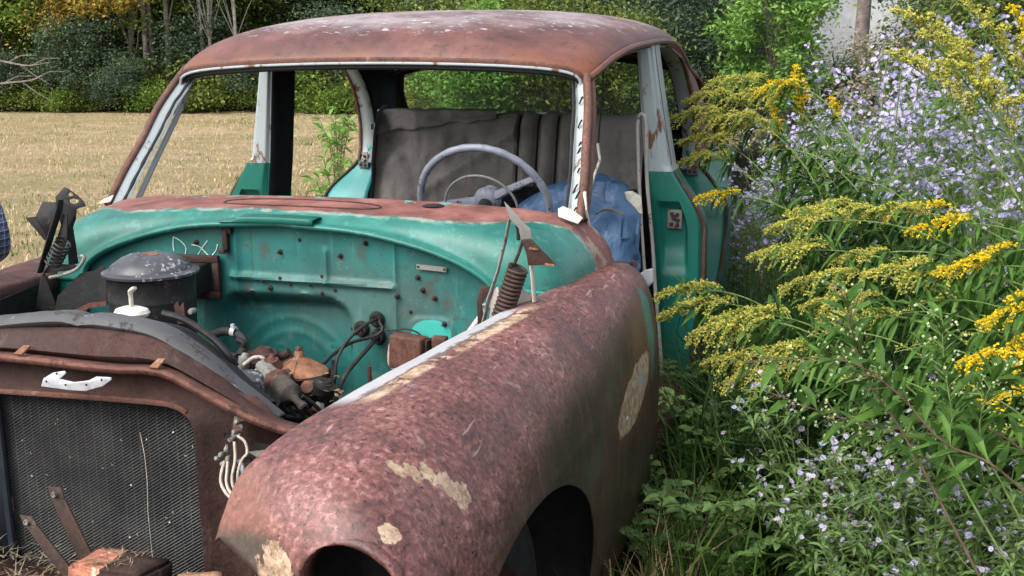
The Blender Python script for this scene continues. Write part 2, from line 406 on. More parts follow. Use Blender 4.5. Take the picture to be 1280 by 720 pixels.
M['tyre'] = simple('tyre_rubber', (.017, .019, .021), .85, spec=.25)
M['spring'] = worn('rusty_spring', (.055, .030, .022), (.02, .012, .01), .6, 30, .65)

def seat_cloth():
    t = NT('seat_cloth'); P = t.sep(); a = t.noise(3.2, 7, .65); n2 = t.noise(14, 7, .7, t.vec((2, 2, .6)))
    c = t.mix(t.rng(a, .3, .7), (.155, .142, .132), (.30, .28, .262))
    c = t.mix(t.math('MULTIPLY', t.rng(n2, .5, .7), .5), c, (.085, .074, .068))
    c = t.mix(t.math('MULTIPLY', t.rng(P[2], 1.15, 1.225), .35), c, (.22, .22, .19))
    w = t.noise(240, 2, .5)
    return t.finish(c, .95, 0, t.math('ADD', w, t.math('MULTIPLY', n2, .8)), .3, .004, .1)
M['seat'] = seat_cloth()
def vinyl():
    t = NT('blue_vinyl'); a = t.noise(6, 7, .65)
    c = t.mix(t.rng(a, .3, .7), (.035, .085, .175), (.095, .185, .33))
    c = t.mix(t.math('MULTIPLY', t.rng(t.noise(9, 6, .7, t.vec((1, 1, 1), (4, 4, 1))), .58, .72), .6), c, (.07, .055, .035))
    return t.finish(c, .42, 0, t.noise(9, 5, .55, None, 1.2), .5, .02, .4)
M['vinyl'] = vinyl()
M['vinyl_dark'] = simple('dark_blue_vinyl', (.03, .06, .10), .55, var=.4, scale=8, bump=.4, bd=.01)
def lid():
    t = NT('lid_paint'); n2 = t.noise(80, 5, .7); a = t.noise(7, 5)
    P = t.sep()
    c = t.mix(a, (.022, .023, .027), (.085, .088, .098))
    c = t.mix(t.math('MULTIPLY', t.rng(t.math('ADD', n2, t.math('MULTIPLY', t.math('SUBTRACT', a, .5), .6)), .585, .64), .8), c, (.36, .37, .40))
    return t.finish(c, .4, 0, n2, .12, .002)
M['lid'] = lid()
def core():
    t = NT('radiator_fins'); n2 = t.noise(6, 6, .7)
    c = t.mix(t.rng(n2, .35, .7), (.07, .07, .07), (.16, .16, .157))
    return t.finish(c, .55, .4, t.noise(60, 3), .2, .002)
M['fins'] = core()
def glass(name, haze=.26, tint=(.34, .42, .42)):
    t = NT(name); tr = t.n.new('ShaderNodeBsdfTransparent'); tr.inputs[0].default_value = (.80, .90, .88, 1)
    d = t.b; n2 = t.noise(4, 6, .7)
    d.inputs['Base Color'].default_value = (*tint, 1); d.inputs['Roughness'].default_value = .12
    mx = t.n.new('ShaderNodeMixShader'); t.L(t.rng(n2, .2, .8, haze*.7, haze*1.7), mx.inputs[0]); t.L(tr.outputs[0], mx.inputs[1]); t.L(d.outputs[0], mx.inputs[2])
    t.L(mx.outputs[0], t.out.inputs[0]); return t.mat
M['glass'] = glass('dusty_glass')
# ---------------------------------------------------------------- the car: x to its left, y to its rear, z up
CAR = empty('wrecked_sedan', 'rusted teal four-door sedan with its hood, doors and windshield missing', 'car')
def rowpt(lst, n): return spline(lst, n)

# ---- roof
RK = [(.31, .672, 1.415, 1.466), (.335, .688, 1.425, 1.500), (.40, .706, 1.450, 1.548), (.52, .718, 1.478, 1.590), (.72, .732, 1.505, 1.618), (1.0, .746, 1.520, 1.637),
      (1.28, .752, 1.525, 1.642), (1.5, .752, 1.512, 1.635), (1.7, .750, 1.470, 1.615), (1.9, .745, 1.415, 1.580), (2.08, .742, 1.385, 1.535), (2.17, .740, 1.37, 1.49)]
def roof_row(k, n=61):
    y, xe, ze, zc = k; row = []
    for i in range(n):
        th = math.pi*(1-i/(n-1)); c, s = math.cos(th), math.sin(th); e = 2/2.7
        x = xe*math.copysign(abs(c)**e, c); q = max(s, 0)**(2/2.0)
        yy = y - (.045*(1-(x/xe)**2) if y < .9 else .045*(1-(x/xe)**2)*max(0, (1.3-y)/.4) if y < 1.3 else 0)
        row.append(Vector((x, yy, ze+(zc-ze)*q)))
    return row
rk = spline(RK, 70)
mb = MB(); mb.grid([roof_row(k) for k in rk])
# rolled drip rail down the sides
for s in (-1, 1):
    edge = [Vector((s*k[1], k[0], k[2])) for k in rk]
    mb.tube([p+Vector((s*.004, 0, -.004)) for p in edge], .011, 8)
roof = mb.build('roof', M['roof'], CAR); 
mb = MB(); mb.grid([[p+Vector((0, 0.012, -.02)) for p in roof_row(k, 41)] for k in rk]); mb.build('headliner', M['interior'], roof)

# ---- windshield surround
HD = [(-.672, .315, 1.395), (-.655, .305, 1.428), (-.58, .29, 1.447), (-.42, .272, 1.459), (-.2, .262, 1.466), (0, .258, 1.468)]
HD = HD + [(-x, y, z) for x, y, z in HD[-2::-1]]
arc = spline(HD, 50)
mb = MB(); mb.tube([p+Vector((0, -.004, .006)) for p in arc], .010, 8); mb.build('header_rail', M['rust'], CAR)
mb = MB(); mb.tube([p+Vector((0, -.010, -.003)) for p in arc], .0048, 8); tr = mb.build('header_trim', M['white'], CAR)
mb = MB(); mb.tube([p+Vector((0, .012, -.014)) for p in arc], .010, 8); mb.build('windshield_gasket', M['black'], CAR)
for s in (-1, 1):
    a0, a1 = Vector((s*.745, -.03, 1.045)), Vector((s*.682, .318, 1.425))
    mid = lerp(a0, a1, .5)+Vector((s*.008, 0, .0))
    path = spline([a0, lerp(a0, mid, .5)+Vector((s*.004, 0, 0)), mid, lerp(mid, a1, .5)+Vector((s*.006, -.004, .003)), a1], 20)
    mb = MB()
    mb.tube(path, [.0125]*20, 10, flat=.9)
    mb.tube([p+Vector((s*.006, .035, -.004)) for p in path], .011, 8)
    pil = mb.build('windshield_pillar', M['rust_edge'], CAR)
    mb = MB()
    w = .032 if s > 0 else .036
    for i in range(19):
        p, q = path[i]+Vector((-s*.012, .004, 0)), path[i+1]+Vector((-s*.012, .004, 0))
        mb.add([p, p+Vector((-s*w*.55, .012, 0)), q+Vector((-s*w*.55, .012, 0)), q, p+Vector((0, .02, 0)), p+Vector((-s*w, .03, 0)), q+Vector((-s*w, .03, 0)), q+Vector((0, .02, 0))],
               [(0, 1, 2, 3), (1, 5, 6, 2), (4, 7, 6, 5), (0, 3, 7, 4)])
    mb.build('pillar_channel', M['white'], pil)
    mb = MB(); rng = random.Random(4+s)
    off = .044 if s > 0 else .046
    mb.tube([path[i]+Vector((-s*(off+.004*mnoise.noise(Vector((i*1.7, s, 0)))), .008, 0)) for i in range(20)], [.004+.003*(mnoise.noise(Vector((i*2.1, s, 3)))+.3) for i in range(20)], 6)
    if s > 0:
        for k in (0, 2, 3, 5, 8, 9, 11, 14, 15):
            p = path[1+k]+Vector((-.018+rng.uniform(-.006, .004), .0, rng.uniform(-.008, .008))); l_ = rng.uniform(.5, 1.2); mb.tube([p+Vector((-.006, .004, -.012))*l_, p, p+Vector((.006, -.002, .010))*l_], .0026, 6)
    mb.build('pillar_gasket', M['black'], pil)
    mb = MB()
    b0 = Vector((s*.722, -.055, 1.06))
    mb.plate([b0+Vector((s*q[0], q[1], q[2])) for q in (((-.028, -.012, .020), (-.022, -.03, .002), (.034, -.035, -.016), (.040, -.005, -.004), (.010, .012, .012), (-.020, .012, .024)) if s > 0 else ((-.022, -.012, .016), (-.02, -.02, .004), (.02, -.025, -.004), (.022, -.005, .004), (-.01, .012, .02)))], .004)
    mb.build('pillar_foot', M['cream'], pil, bevel=.003)

# ---- cowl
CR = [
 [(0, -.365, 1.050), (.2, -.365, 1.042), (.36, -.362, 1.014), (.48, -.36, .978), (.55, -.358, .946), (.588, -.356, .915), (.602, -.355, .875)],
 [(0, -.374, 1.056), (.2, -.374, 1.048), (.36, -.371, 1.020), (.483, -.369, .984), (.554, -.367, .951), (.594, -.365, .918), (.609, -.364, .875)],
 [(0, -.374, 1.064), (.2, -.374, 1.056), (.36, -.371, 1.028), (.487, -.369, .990), (.560, -.367, .957), (.601, -.365, .922), (.617, -.364, .875)],
 [(0, -.362, 1.067), (.2, -.362, 1.060), (.365, -.36, 1.032), (.492, -.358, .994), (.567, -.356, .960), (.608, -.354, .924), (.625, -.353, .875)],
 [(0, -.340, 1.067), (.2, -.342, 1.060), (.37, -.345, 1.036), (.50, -.348, 1.000), (.58, -.350, .966), (.63, -.350, .928), (.650, -.350, .875)],
 [(0, -.318, 1.077), (.21, -.32, 1.072), (.395, -.325, 1.055), (.54, -.335, 1.024), (.635, -.343, .988), (.692, -.345, .940), (.715, -.345, .875)],
 [(0, -.290, 1.086), (.22, -.29, 1.083), (.42, -.295, 1.070), (.58, -.305, 1.046), (.685, -.312, 1.012), (.748, -.31, .955), (.772, -.30, .880)],
 [(0, -.250, 1.091), (.225, -.25, 1.088), (.43, -.25, 1.077), (.60, -.255, 1.058), (.705, -.245, 1.028), (.772, -.22, .965), (.798, -.20, .885)],
 [(0, -.21, 1.094), (.23, -.207, 1.091), (.44, -.20, 1.081), (.61, -.185, 1.064), (.718, -.16, 1.036), (.785, -.12, .972), (.812, -.09, .890)],
 [(0, -.15, 1.098), (.235, -.145, 1.095), (.45, -.13, 1.086), (.625, -.10, 1.069), (.728, -.06, 1.043), (.793, -.02, .980), (.822, .0, .900)],
 [(0, -.10, 1.100), (.24, -.093, 1.097), (.46, -.075, 1.088), (.635, -.035, 1.071), (.735, .01, 1.047), (.797, .05, .985), (.828, .07, .905)],
 [(0, -.085, 1.088), (.24, -.078, 1.085), (.46, -.06, 1.076), (.635, -.02, 1.058), (.725, .025, 1.035), (.785, .065, .975), (.815, .085, .900)],
]
rows = []
for r in CR:
    h = spline(r, 40); rows.append([Vector((-p.x, p.y, p.z)) for p in h[:0:-1]]+h)
# smooth between rows
nc = len(rows[0]); cols = [spline([rows[i][k] for i in range(len(rows))], 45) for k in range(nc)]
rows = [[cols[k][i] for k in range(nc)] for i in range(45)]
for r in rows:
    for p in r: p.z += .004*(mnoise.noise(p*5)) * (1 if abs(p.y+.1) > .02 else 0)
mb = MB(); mb.grid(rows); cowl = mb.build('cowl', M['cowl'], CAR)
solid(cowl, .003, -1)
def cowl_z(x, y):
    best = None
    for r in rows:
        for p in r:
            d = (p.x-x)**2+(p.y-y)**2
            if best is None or d < best[0]: best = (d, p.z)
    return best[1]
ov = []
for k in range(49):
    a = 2*math.pi*k/48; c, s = math.cos(a), math.sin(a)
    x = .235*math.copysign(abs(c)**.75, c)+.0; y = -.205+.044*math.copysign(abs(s)**.8, s)
    ov.append(Vector((x, y, cowl_z(x, y)+.0005)))
mb = MB(); mb.tube(ov, .0028, 6); mb.build('vent_outline', M['rust_dark'], cowl)
mb = MB(); mb.lathe([(0, .003), (.022, .003), (.030, 0)], (.365, -.145, cowl_z(.365, -.145)+.001), 20); mb.build('cowl_plug', M['black_dull'], cowl)
# raised patch panel on the front of the cowl
mb = MB()
pp = []
for (u, v) in ((-.155, 0), (-.155, 1), (.118, 1), (.118, 0)):
    pp.append(u)
xs = [lerp(-.155, .118, i/14) for i in range(15)]
def lipz(x): 
    h = rows[14]; return min(h, key=lambda p: abs(p.x-x)).z
g = []
for (yy, dz) in ((-.379, .012), (-.375, .024), (-.335, .026), (-.322, .022)):
    g.append([Vector((x, yy+.0, 1.052-.17*x*x+dz-(.010 if x < -.11 and dz > .02 else 0))) for x in xs])
mb.grid(g); pt = mb.build('patch_panel', M['teal'], cowl); solid(pt, .004, 1)

# ---- firewall with pressed ribs and the round recess
def rr(x, z, cx, cz, hx, hz, r):
    dx, dz = max(abs(x-cx)-hx+r, 0), max(abs(z-cz)-hz+r, 0)
    return math.hypot(dx, dz)-r + min(max(abs(x-cx)-hx+r, abs(z-cz)-hz+r), 0)*0
def fw_y(x, z):
    y = -.335
    def bead(d, w, h): return -h*math.exp(-(d/w)**2*1.6)
    if -.165 < x < .335: y += bead(z-(.905-.02*(x-.1)), .011, .014)*sstep(-.165, -.145, x)*sstep(.335, .318, x)
    y += bead(x+.128, .010, .009)*sstep(.80, .83, z)
    y += bead(x-.328, .009, .008)*sstep(.60, .64, z)
    y += bead(x-.132, .008, .010)*sstep(.89, .91, z)*sstep(1.005, .985, z)
    d = rr(x, z, -.002, .70, .185, .145, .06)
    y += .055*sstep(.028, -.022, d)
    if d < 0:
        rad = math.hypot(x+.0, (z-.62)*1.0)
        for q in (.13, .17): y += bead(rad-q, .012, .003)
    d2 = rr(x, z, .425, .785, .062, .04, .03); y += -.005*sstep(.004, -.004, d2)
    for (px, pz) in ((-.09, .862), (-.09, .84), (.06, .862), (.06, .838), (.075, .86), (.16, .845), (-.04, .70), (.12, .71)):
        e = math.hypot(x-px, z-pz); y += bead(e-.011, .004, .0035)
    y += .006*mnoise.noise(Vector((x*5, z*5, 3)))
    return y
g = []
for j in range(106):
    z = 1.075-.575*j/105
    g.append([Vector((x, fw_y(x, z), z)) for x in [-.64+1.28*i/190 for i in range(191)]])
# trim to the lip arch
def arch_z(x):
    x = abs(x); pts = CR[0]
    for a, b in zip(pts, pts[1:]):
        if a[0] <= x <= b[0]: return lerp(a[2], b[2], (x-a[0])/(b[0]-a[0]))+.012
    return .875
for r in g:
    for p in r:
        az = arch_z(p.x)
        if p.z > az: p.z = az; 
mb = MB(); mb.grid(g); fwl = mb.build('firewall', M['firewall'], CAR)
# small hardware
def bolt_mesh():
    m = MB(); m.lathe([(0, .012), (.0055, .012), (.006, .004), (.011, .003), (.012, 0)], (0, 0, 0), 10, axis=(0, -1, 0)); return m
bo = bolt_mesh().build('bolt', M['rust_dark'], fwl)
bolts = [(350, 315, 0), (374, 300, 1), (425, 320, 0), (457, 304, 0), (338, 360, 0), (528, 363, 0), (543, 373, 0), (330, 350, 1), (437, 413, 1), (437, 434, 1), (388, 355, 1), (418, 363, 1), (402, 346, 1), (363, 355, 1), (522, 347, 0), (556, 405, 0), (513, 390, 1), (402, 367, 1), (245, 303, 0), (130, 312, 0), (571, 328, 0), (497, 370, 0), (352, 347, 1)]
for i, (px, py, k) in enumerate(bolts):
    p = at(px, py, y=-.337); p.y = fw_y(p.x, p.z)
    o = bo if i == 0 else bo.copy()
    if i: C.objects.link(o); o.parent = fwl
    o.location = p; o.scale = (.45, .5, .45) if k else (.62, 1.25, .62)
    if k and i: o.data = bo.data
mb = MB(); a, b = at(521, 333, y=-.343), at(558, 337, y=-.343)
hh = Vector((0, 0, .0065)); mb.plate([a+hh, a-hh, b-hh, b+hh], .002); pl = mb.build('data_plate', M['steel'], fwl, smooth=False)
mb = MB(); mb.lathe([(0, .003), (.003, .003), (.003, 0)], lerp(a, b, .06)+Vector((0, -.001, 0)), 8, axis=(0, -1, 0)); mb.build('rivet', M['black_dull'], pl)
mb = MB(); mb.lathe([(0, .003), (.003, .003), (.003, 0)], lerp(a, b, .94)+Vector((0, -.001, 0)), 8, axis=(0, -1, 0)); mb.build('rivet', M['black_dull'], pl)
# chalk scribble  D X X
mb = MB()
def chalk(pts):
    q = [at(x, y, y=-.337) for x, y in pts]; q = spline(q, 14)
    mb.tube([Vector((p.x, fw_y(p.x, p.z)-.0015, p.z)) for p in q], .0014, 5)
chalk([(216, 296), (216, 306), (217, 314)]); chalk([(216, 296), (226, 302), (232, 311), (230, 322)])
chalk([(239, 306), (248, 308), (256, 315), (264, 323)]); chalk([(259, 301), (251, 312), (245, 323)]); chalk([(272, 305), (270, 313), (262, 323)])
mb.build('chalk_mark', simple('chalk', (.55, .72, .66), .9), fwl)
# bracket and grommets
mb = MB(); p = at(282, 300, y=-.345); mb.box(p, (.008, .008, .028)); mb.box(p+Vector((-.002, -.01, -.028)), (.009, .014, .006)); mb.box(p+Vector((.006, 0, .026)), (.014, .006, .008)); mb.build('bracket', M['rust_dark'], fwl, bevel=.002)
for (px, py) in ((452, 411), (471, 399), (473, 421)):
    p = at(px, py, y=-.34); mb = MB(); mb.lathe([(.004, .004), (.009, .012), (.016, .012), (.021, .003), (.022, 0)], p, 20, axis=(0, -1, 0)); mb.build('grommet', M['black_dull'], fwl)
# cowl inner side panels beneath the shoulders (seen right of the firewall)
for s in (-1, 1):
    mb = MB(); mb.plate([(s*.615, -.345, .93), (s*.615, -.345, .50), (s*.80, -.33, .50), (s*.80, -.33, .89), (s*.66, -.343, .935)], .006 if s < 0 else -.006)
    mb.build('side_panel', M['teal'], CAR, smooth=False)
    mb = MB(); mb.tube(spline([(s*.62, -.352, .925), (s*.68, -.352, .912), (s*.75, -.34, .905), (s*.80, -.31, .90)], 16), .005, 6); mb.build('panel_flange', M['teal_light'], CAR)

# ---- front wings (both mirrored from the one near the camera)
ST = [
 (.085, [(.775, .900), (.81, .915), (.860, .910), (.905, .868), (.932, .79), (.946, .68)]),
 (-.05, [(.752, .900), (.80, .921), (.855, .917), (.903, .872), (.934, .79), (.947, .68)]),
 (-.20, [(.730, .900), (.785, .921), (.845, .914), (.898, .868), (.931, .788), (.946, .68)]),
 (-.40, [(.702, .900), (.765, .918), (.833, .908), (.890, .862), (.926, .784), (.942, .68)]),
 (-.62, [(.682, .904), (.748, .917), (.820, .904), (.880, .855), (.920, .776), (.938, .678)]),
 (-.85, [(.660, .906), (.728, .915), (.806, .900), (.870, .848), (.914, .768), (.934, .674)]),
 (-1.05, [(.632, .902), (.705, .912), (.788, .897), (.858, .844), (.906, .762), (.928, .672)]),
 (-1.22, [(.600, .892), (.680, .904), (.770, .890), (.846, .836), (.898, .754), (.922, .668)]),
 (-1.36, [(.572, .878), (.655, .892), (.752, .880), (.834, .826), (.890, .744), (.915, .66)]),
 (-1.46, [(.548, .855), (.638, .872), (.742, .864), (.826, .812), (.884, .732), (.908, .65)]),
 (-1.53, [(.525, .818), (.622, .846), (.738, .850), (.826, .805), (.886, .725), (.908, .64)]),
 (-1.575, [(.510, .768), (.616, .818), (.738, .832), (.828, .792), (.884, .715), (.904, .63)]),
 (-1.600, [(.505, .732), (.616, .794), (.740, .812), (.826, .776), (.880, .706), (.898, .62)]),
]
NV = 40
def dense(pts): return spline([(x, z) for x, z in pts], NV)
sec = [[s_[0]]+[c for p in dense(s_[1]) for c in p] for s_ in ST]
fine = []
NY = 150
def interp(t):
    k = min(int(t), len(ST)-2); u = t-k
    a, b = sec[k], sec[k+1]
    p0 = sec[k-1] if k else [2*q-w for q, w in zip(a, b)]
    p3 = sec[k+2] if k+2 < len(sec) else [2*w-q for q, w in zip(a, b)]
    return [.5*(2*a[i]+(b[i]-p0[i])*u+(2*p0[i]-5*a[i]+4*b[i]-p3[i])*u*u+(3*a[i]-p0[i]-3*b[i]+p3[i])*u**3) for i in range(len(a))]
def z_low(y):
    d = y+1.12; a = .468 if d > 0 else .44
    if abs(d) < a: return .29+.375*(1-(abs(d)/a)**2.2)**(1/2.1)
    return .17 if d > 0 else .36
# dense stations near the arch ends
tv = [i*(len(ST)-1)/NY for i in range(NY+1)]
yv = {}
for t in tv: yv[t] = interp(t)[0]
def t_at(y):
    lo, hi = 0, len(ST)-1
    for _ in range(40):
        m_ = (lo+hi)/2
        if interp(m_)[0] > y: lo = m_
        else: hi = m_
    return lo
extra = [t_at(-1.12+.468*c) for c in (1.0, .9995, .998, .993, .985, .97, .95, .92)] + [t_at(-1.12-.44*c) for c in (.92, .95, .97, .985, .995)]
tv = sorted(set(tv+extra))
NB = 26
wing = MB(); rowsW = []
for t in tv:
    q = interp(t); y = q[0]; row = [Vector((q[1+2*i], y, q[2+2*i])) for i in range(NV)]
    kk = .055*sstep(-1.47, -1.60, y)
    for i in range(NV//2): row[i].y += kk*(1-i/(NV//2))**1.6
    zl = z_low(y); last = row[-1]
    for i in range(1, NB+1):
        u = i/NB; z = lerp(last.z, zl, u)
        tuck = .055*max(0, (.55-z)/.4)**2
        row.append(Vector((last.x+.004*math.sin(min(1, (last.z-z)/.15)*math.pi*.5)-tuck, y, z)))
    for p in row:
        n_ = .0045*mnoise.noise(p*4.5)+.0022*mnoise.noise(p*11)-.006*max(0, mnoise.noise(p*7+Vector((3, 9, 1)))-.35)
        p.x += n_*.6; p.z += n_
    rowsW.append(row)
wing.grid(rowsW)
# front face between the last section and the lamp opening
lc = Vector((.776, -1.607, .700)); lr = .090; lastr = rowsW[-1]; nf = len(lastr)
circ = []
for i, p in enumerate(lastr):
    # angle from the section point, spread over the upper side of the opening
    u = i/(nf-1); a = R(205)-R(265)*u
    rr_ = lr+.0025*mnoise.noise(Vector((i*.5, 0, 0)))+.0028*mnoise.noise(Vector((i*1.3, 4, 0)))
    circ.append(lc+Vector((rr_*math.cos(a), 0, rr_*math.sin(a))))
face = []
for w in (.12, .3, .5, .75, 1):
    face.append([lerp(p, c, w)+Vector((0, -.020*math.sin(w*math.pi*.5), 0)) for p, c in zip(lastr, circ)])
face.append([c+Vector((0, .002, 0))+(lc-c)*.03 for c in circ])
face.append([c+Vector((0, .03, 0))+(lc-c)*.03 for c in circ])
wing.grid([lastr]+face)
# inner flange turned down along the hood opening and rear return
wing.grid([[r[0] for r in rowsW], [r[0]+Vector((-.006, 0, -.006)) for r in rowsW], [r[0]+Vector((-.008, 0, -.006-.04*sstep(-1.50, -1.30, r[0].y))) for r in rowsW]])
wing.grid([rowsW[0], [p+Vector((-.045, .0, -.01)) for p in rowsW[0]]])
w1 = wing.build('front_wing', M['fender'], CAR, ang=179)
_b = bmesh.new(); _b.from_mesh(w1.data); bmesh.ops.remove_doubles(_b, verts=_b.verts, dist=2e-5)
for _k in range(7): bmesh.ops.smooth_vert(_b, verts=[v for v in _b.verts if v.co.y < -1.53 and not v.is_boundary and (v.co-lc).length > lr*1.04], factor=.5, use_axis_x=True, use_axis_y=True, use_axis_z=True)
bmesh.ops.recalc_face_normals(_b, faces=_b.faces); _b.to_mesh(w1.data); _b.free(); solid(w1, .0025, 0)
tag(w1, 'rust-brown front wing with cream filler patches and an empty lamp hole')
# black lamp bucket and splash panel, added to keep the wing's inside dark
mb = MB(); mb.lathe([(.096, 0), (.098, .05), (.085, .12), (.045, .16), (0, .17)], lc+Vector((0, .028, 0)), 28, axis=(0, 1, 0)); bk = mb.build('dark_lamp_bucket', M['black_dull'], w1)
mb = MB(); mb.plate([(.60, -1.45, .84), (.665, -.60, .88), (.71, -.35, .88), (.71, -.35, .30), (.60, -1.45, .30)], .004); mb.plate([(.60, -1.42, .87), (.90, -1.42, .70), (.90, -1.42, .35), (.60, -1.42, .35)], .004)
mb.plate([(.70, -.52, .88), (.92, -.52, .76), (.925, -.52, .20), (.70, -.52, .20)], .004)
sp = mb.build('dark_splash_panel', M['black_dull'], w1, smooth=False)
w2 = mirror_copy(w1, 'front_wing', CAR); w2.data.materials[0] = M['wing_far']; w2['label'] = 'rusted front wing on the field side of the engine bay'
for o in (bk, sp):
    c2 = mirror_copy(o, o.name.split('.')[0], w2)
# filler cavity tag: screw on the wing side
mb = MB(); mb.lathe([(0, .006), (.006, .006), (.007, 0)], (.942, -.35, .60), 10, axis=(1, 0, 0)); mb.build('screw', M['chrome'], w1)

# ---- wheels
def wheel(x, y, s):
    mb = MB(); mb.lathe([(.20, -.07), (.27, -.085), (.325, -.07), (.338, -.03), (.338, .03), (.325, .07), (.27, .085), (.20, .07), (.19, 0), (.20, -.07)], (x, y, .30), 48, axis=(1, 0, 0)); w = mb.build('wheel', M['tyre'], CAR)
    mb = MB(); mb.lathe([(.205, s*.075), (.19, s*.06), (.16, s*.02), (.08, s*.03), (.06, s*.05), (0, s*.055)], (x, y, .30), 40, axis=(1, 0, 0)); mb.build('rim', M['rust_dark'], w)
for s in (-1, 1): wheel(s*.76, -1.10, s); wheel(s*.76, 2.25, s)

# ---- B pillars
def pillar(s):
    g = []; NZ, NX = 70, 26
    for j in range(NZ):
        z = lerp(1.525, .33, j/(NZ-1))
        if z > 1.08:
            t = max(0, (1.515-z)/(1.515-1.08)); xi = lerp(.703, .737, t); xo = lerp(.756, .826, t**1.1)
        else:
            t = (1.08-z)/.65; xi = lerp(.737, .80, min(1, t*1.0)**.9)
            xo = .826+.117*sstep(1.10, .86, z)**.75 if z > .86 else .943
            if z < .62: xo -= .03*sstep(.62, .43, z)
        row = []
        for i in range(NX):
            u = i/(NX-1); x = lerp(xi, xo, u); y = .985
            # rounded outer corner and stepped pocket for the striker
            y += .035*sstep(.9, 1.0, u)**2 + .012*sstep(.16, .0, u)
            if z > 1.09: y += .02*sstep(.70, .78, u)
            y += .032*sstep(.715, .735, z)*sstep(.965, .945, z)*sstep(.16, .22, u)*sstep(.72, .66, u)*(1-.55*sstep(.82, .74, z)) if z < 1.0 else 0
            row.append(Vector((s*x, y, z)))
        g.append(row)
    # white upper and teal lower in one pressing, two materials
    fs = MB(); fs.grid(g)
    back = [[p+Vector((0, .16 if True else 0, 0))*1 for p in (r[0], r[-1])] for r in g]
    fs.grid([[r[-1] for r in g], [Vector((r[-1].x-s*.004, r[-1].y+.02, r[-1].z)) for r in g], [Vector((r[-1].x, 1.13, r[-1].z)) for r in g]])
    fs.grid([[r[0] for r in g], [Vector((r[0].x, 1.16, r[0].z)) for r in g]])
    o = fs.build('center_pillar', None, CAR, mats=[M['teal'], M['white']], ang=45)
    for p in o.data.polygons:
        p.material_index = 1 if p.center.z > 1.082 else 0
    solid(o, .003, -1 if s < 0 else -1)
    mb = MB(); e = [Vector((r[-1].x+s*.001, r[-1].y-.006, r[-1].z)) for r in g]
    eu, el = [p for p in e if p.z > 1.075], [p for p in e if p.z <= 1.09]
    mb.tube(el, [.004+.006*sstep(1.07, .98, p.z) for p in el], 8, flat=.8)
    mb.build('pillar_edge', M['rust_edge'], o)
    mb = MB(); mb.tube([p+Vector((-s*.006, .002, 0)) for p in eu], .006, 8); mb.build('pillar_trim', M['rust_edge'] if s > 0 else M['white'], o)
    # striker plate
    c = Vector((s*.842, 1.006, .905)); m2 = MB(); m2.box(c, (.026, .003, .034)); stp = m2.build('striker_plate', M['steel'], o, bevel=.002)
    m2 = MB()
    for (dx, dz) in ((-.01, .018), (.008, .016), (-.002, .002), (.01, -.004), (-.012, -.018), (.009, -.02), (-.005, .01)): m2.lathe([(0, .007), (.006, .006), (.0075, 0)], c+Vector((dx, -.003, dz)), 8, axis=(0, -1, 0))
    m2.build('striker_screws', M['rust_dark'], stp)
    # dark inner lining of the pillar
    m2 = MB(); m2.grid([[Vector((s*(r[0].x*s-.004), 1.0, r[0].z)), Vector((s*(r[0].x*s-.012), 1.06, r[0].z)), Vector((s*(r[0].x*s-.012), 1.17, r[0].z)), Vector((s*(r[0].x*s+.01), 1.19, r[0].z))] for r in g if r[0].z < 1.47])
    ln = m2.build('pillar_lining', M['interior'], o); solid(ln, .004)
    return o
for s in (-1, 1): pillar(s)
# door opening flange under the roof rail
for s in (-1, 1):
    e = [Vector((s*(k[1]-.012), k[0], k[2]-.016)) for k in rk if .33 < k[0] < 1.35]
    mb = MB(); mb.tube(e, .010, 8); mb.build('door_opening_flange', M['white'], CAR)
    e0 = e[0]; mb = MB(); mb.tube(spline([(s*.705, .05, 1.03), (s*.692, .17, 1.17), (s*.676, .30, 1.32), (s*.672, .36, 1.40), (s*.685, .42, 1.43)], 20), .009, 8); mb.build('door_opening_seal', M['white'], CAR)

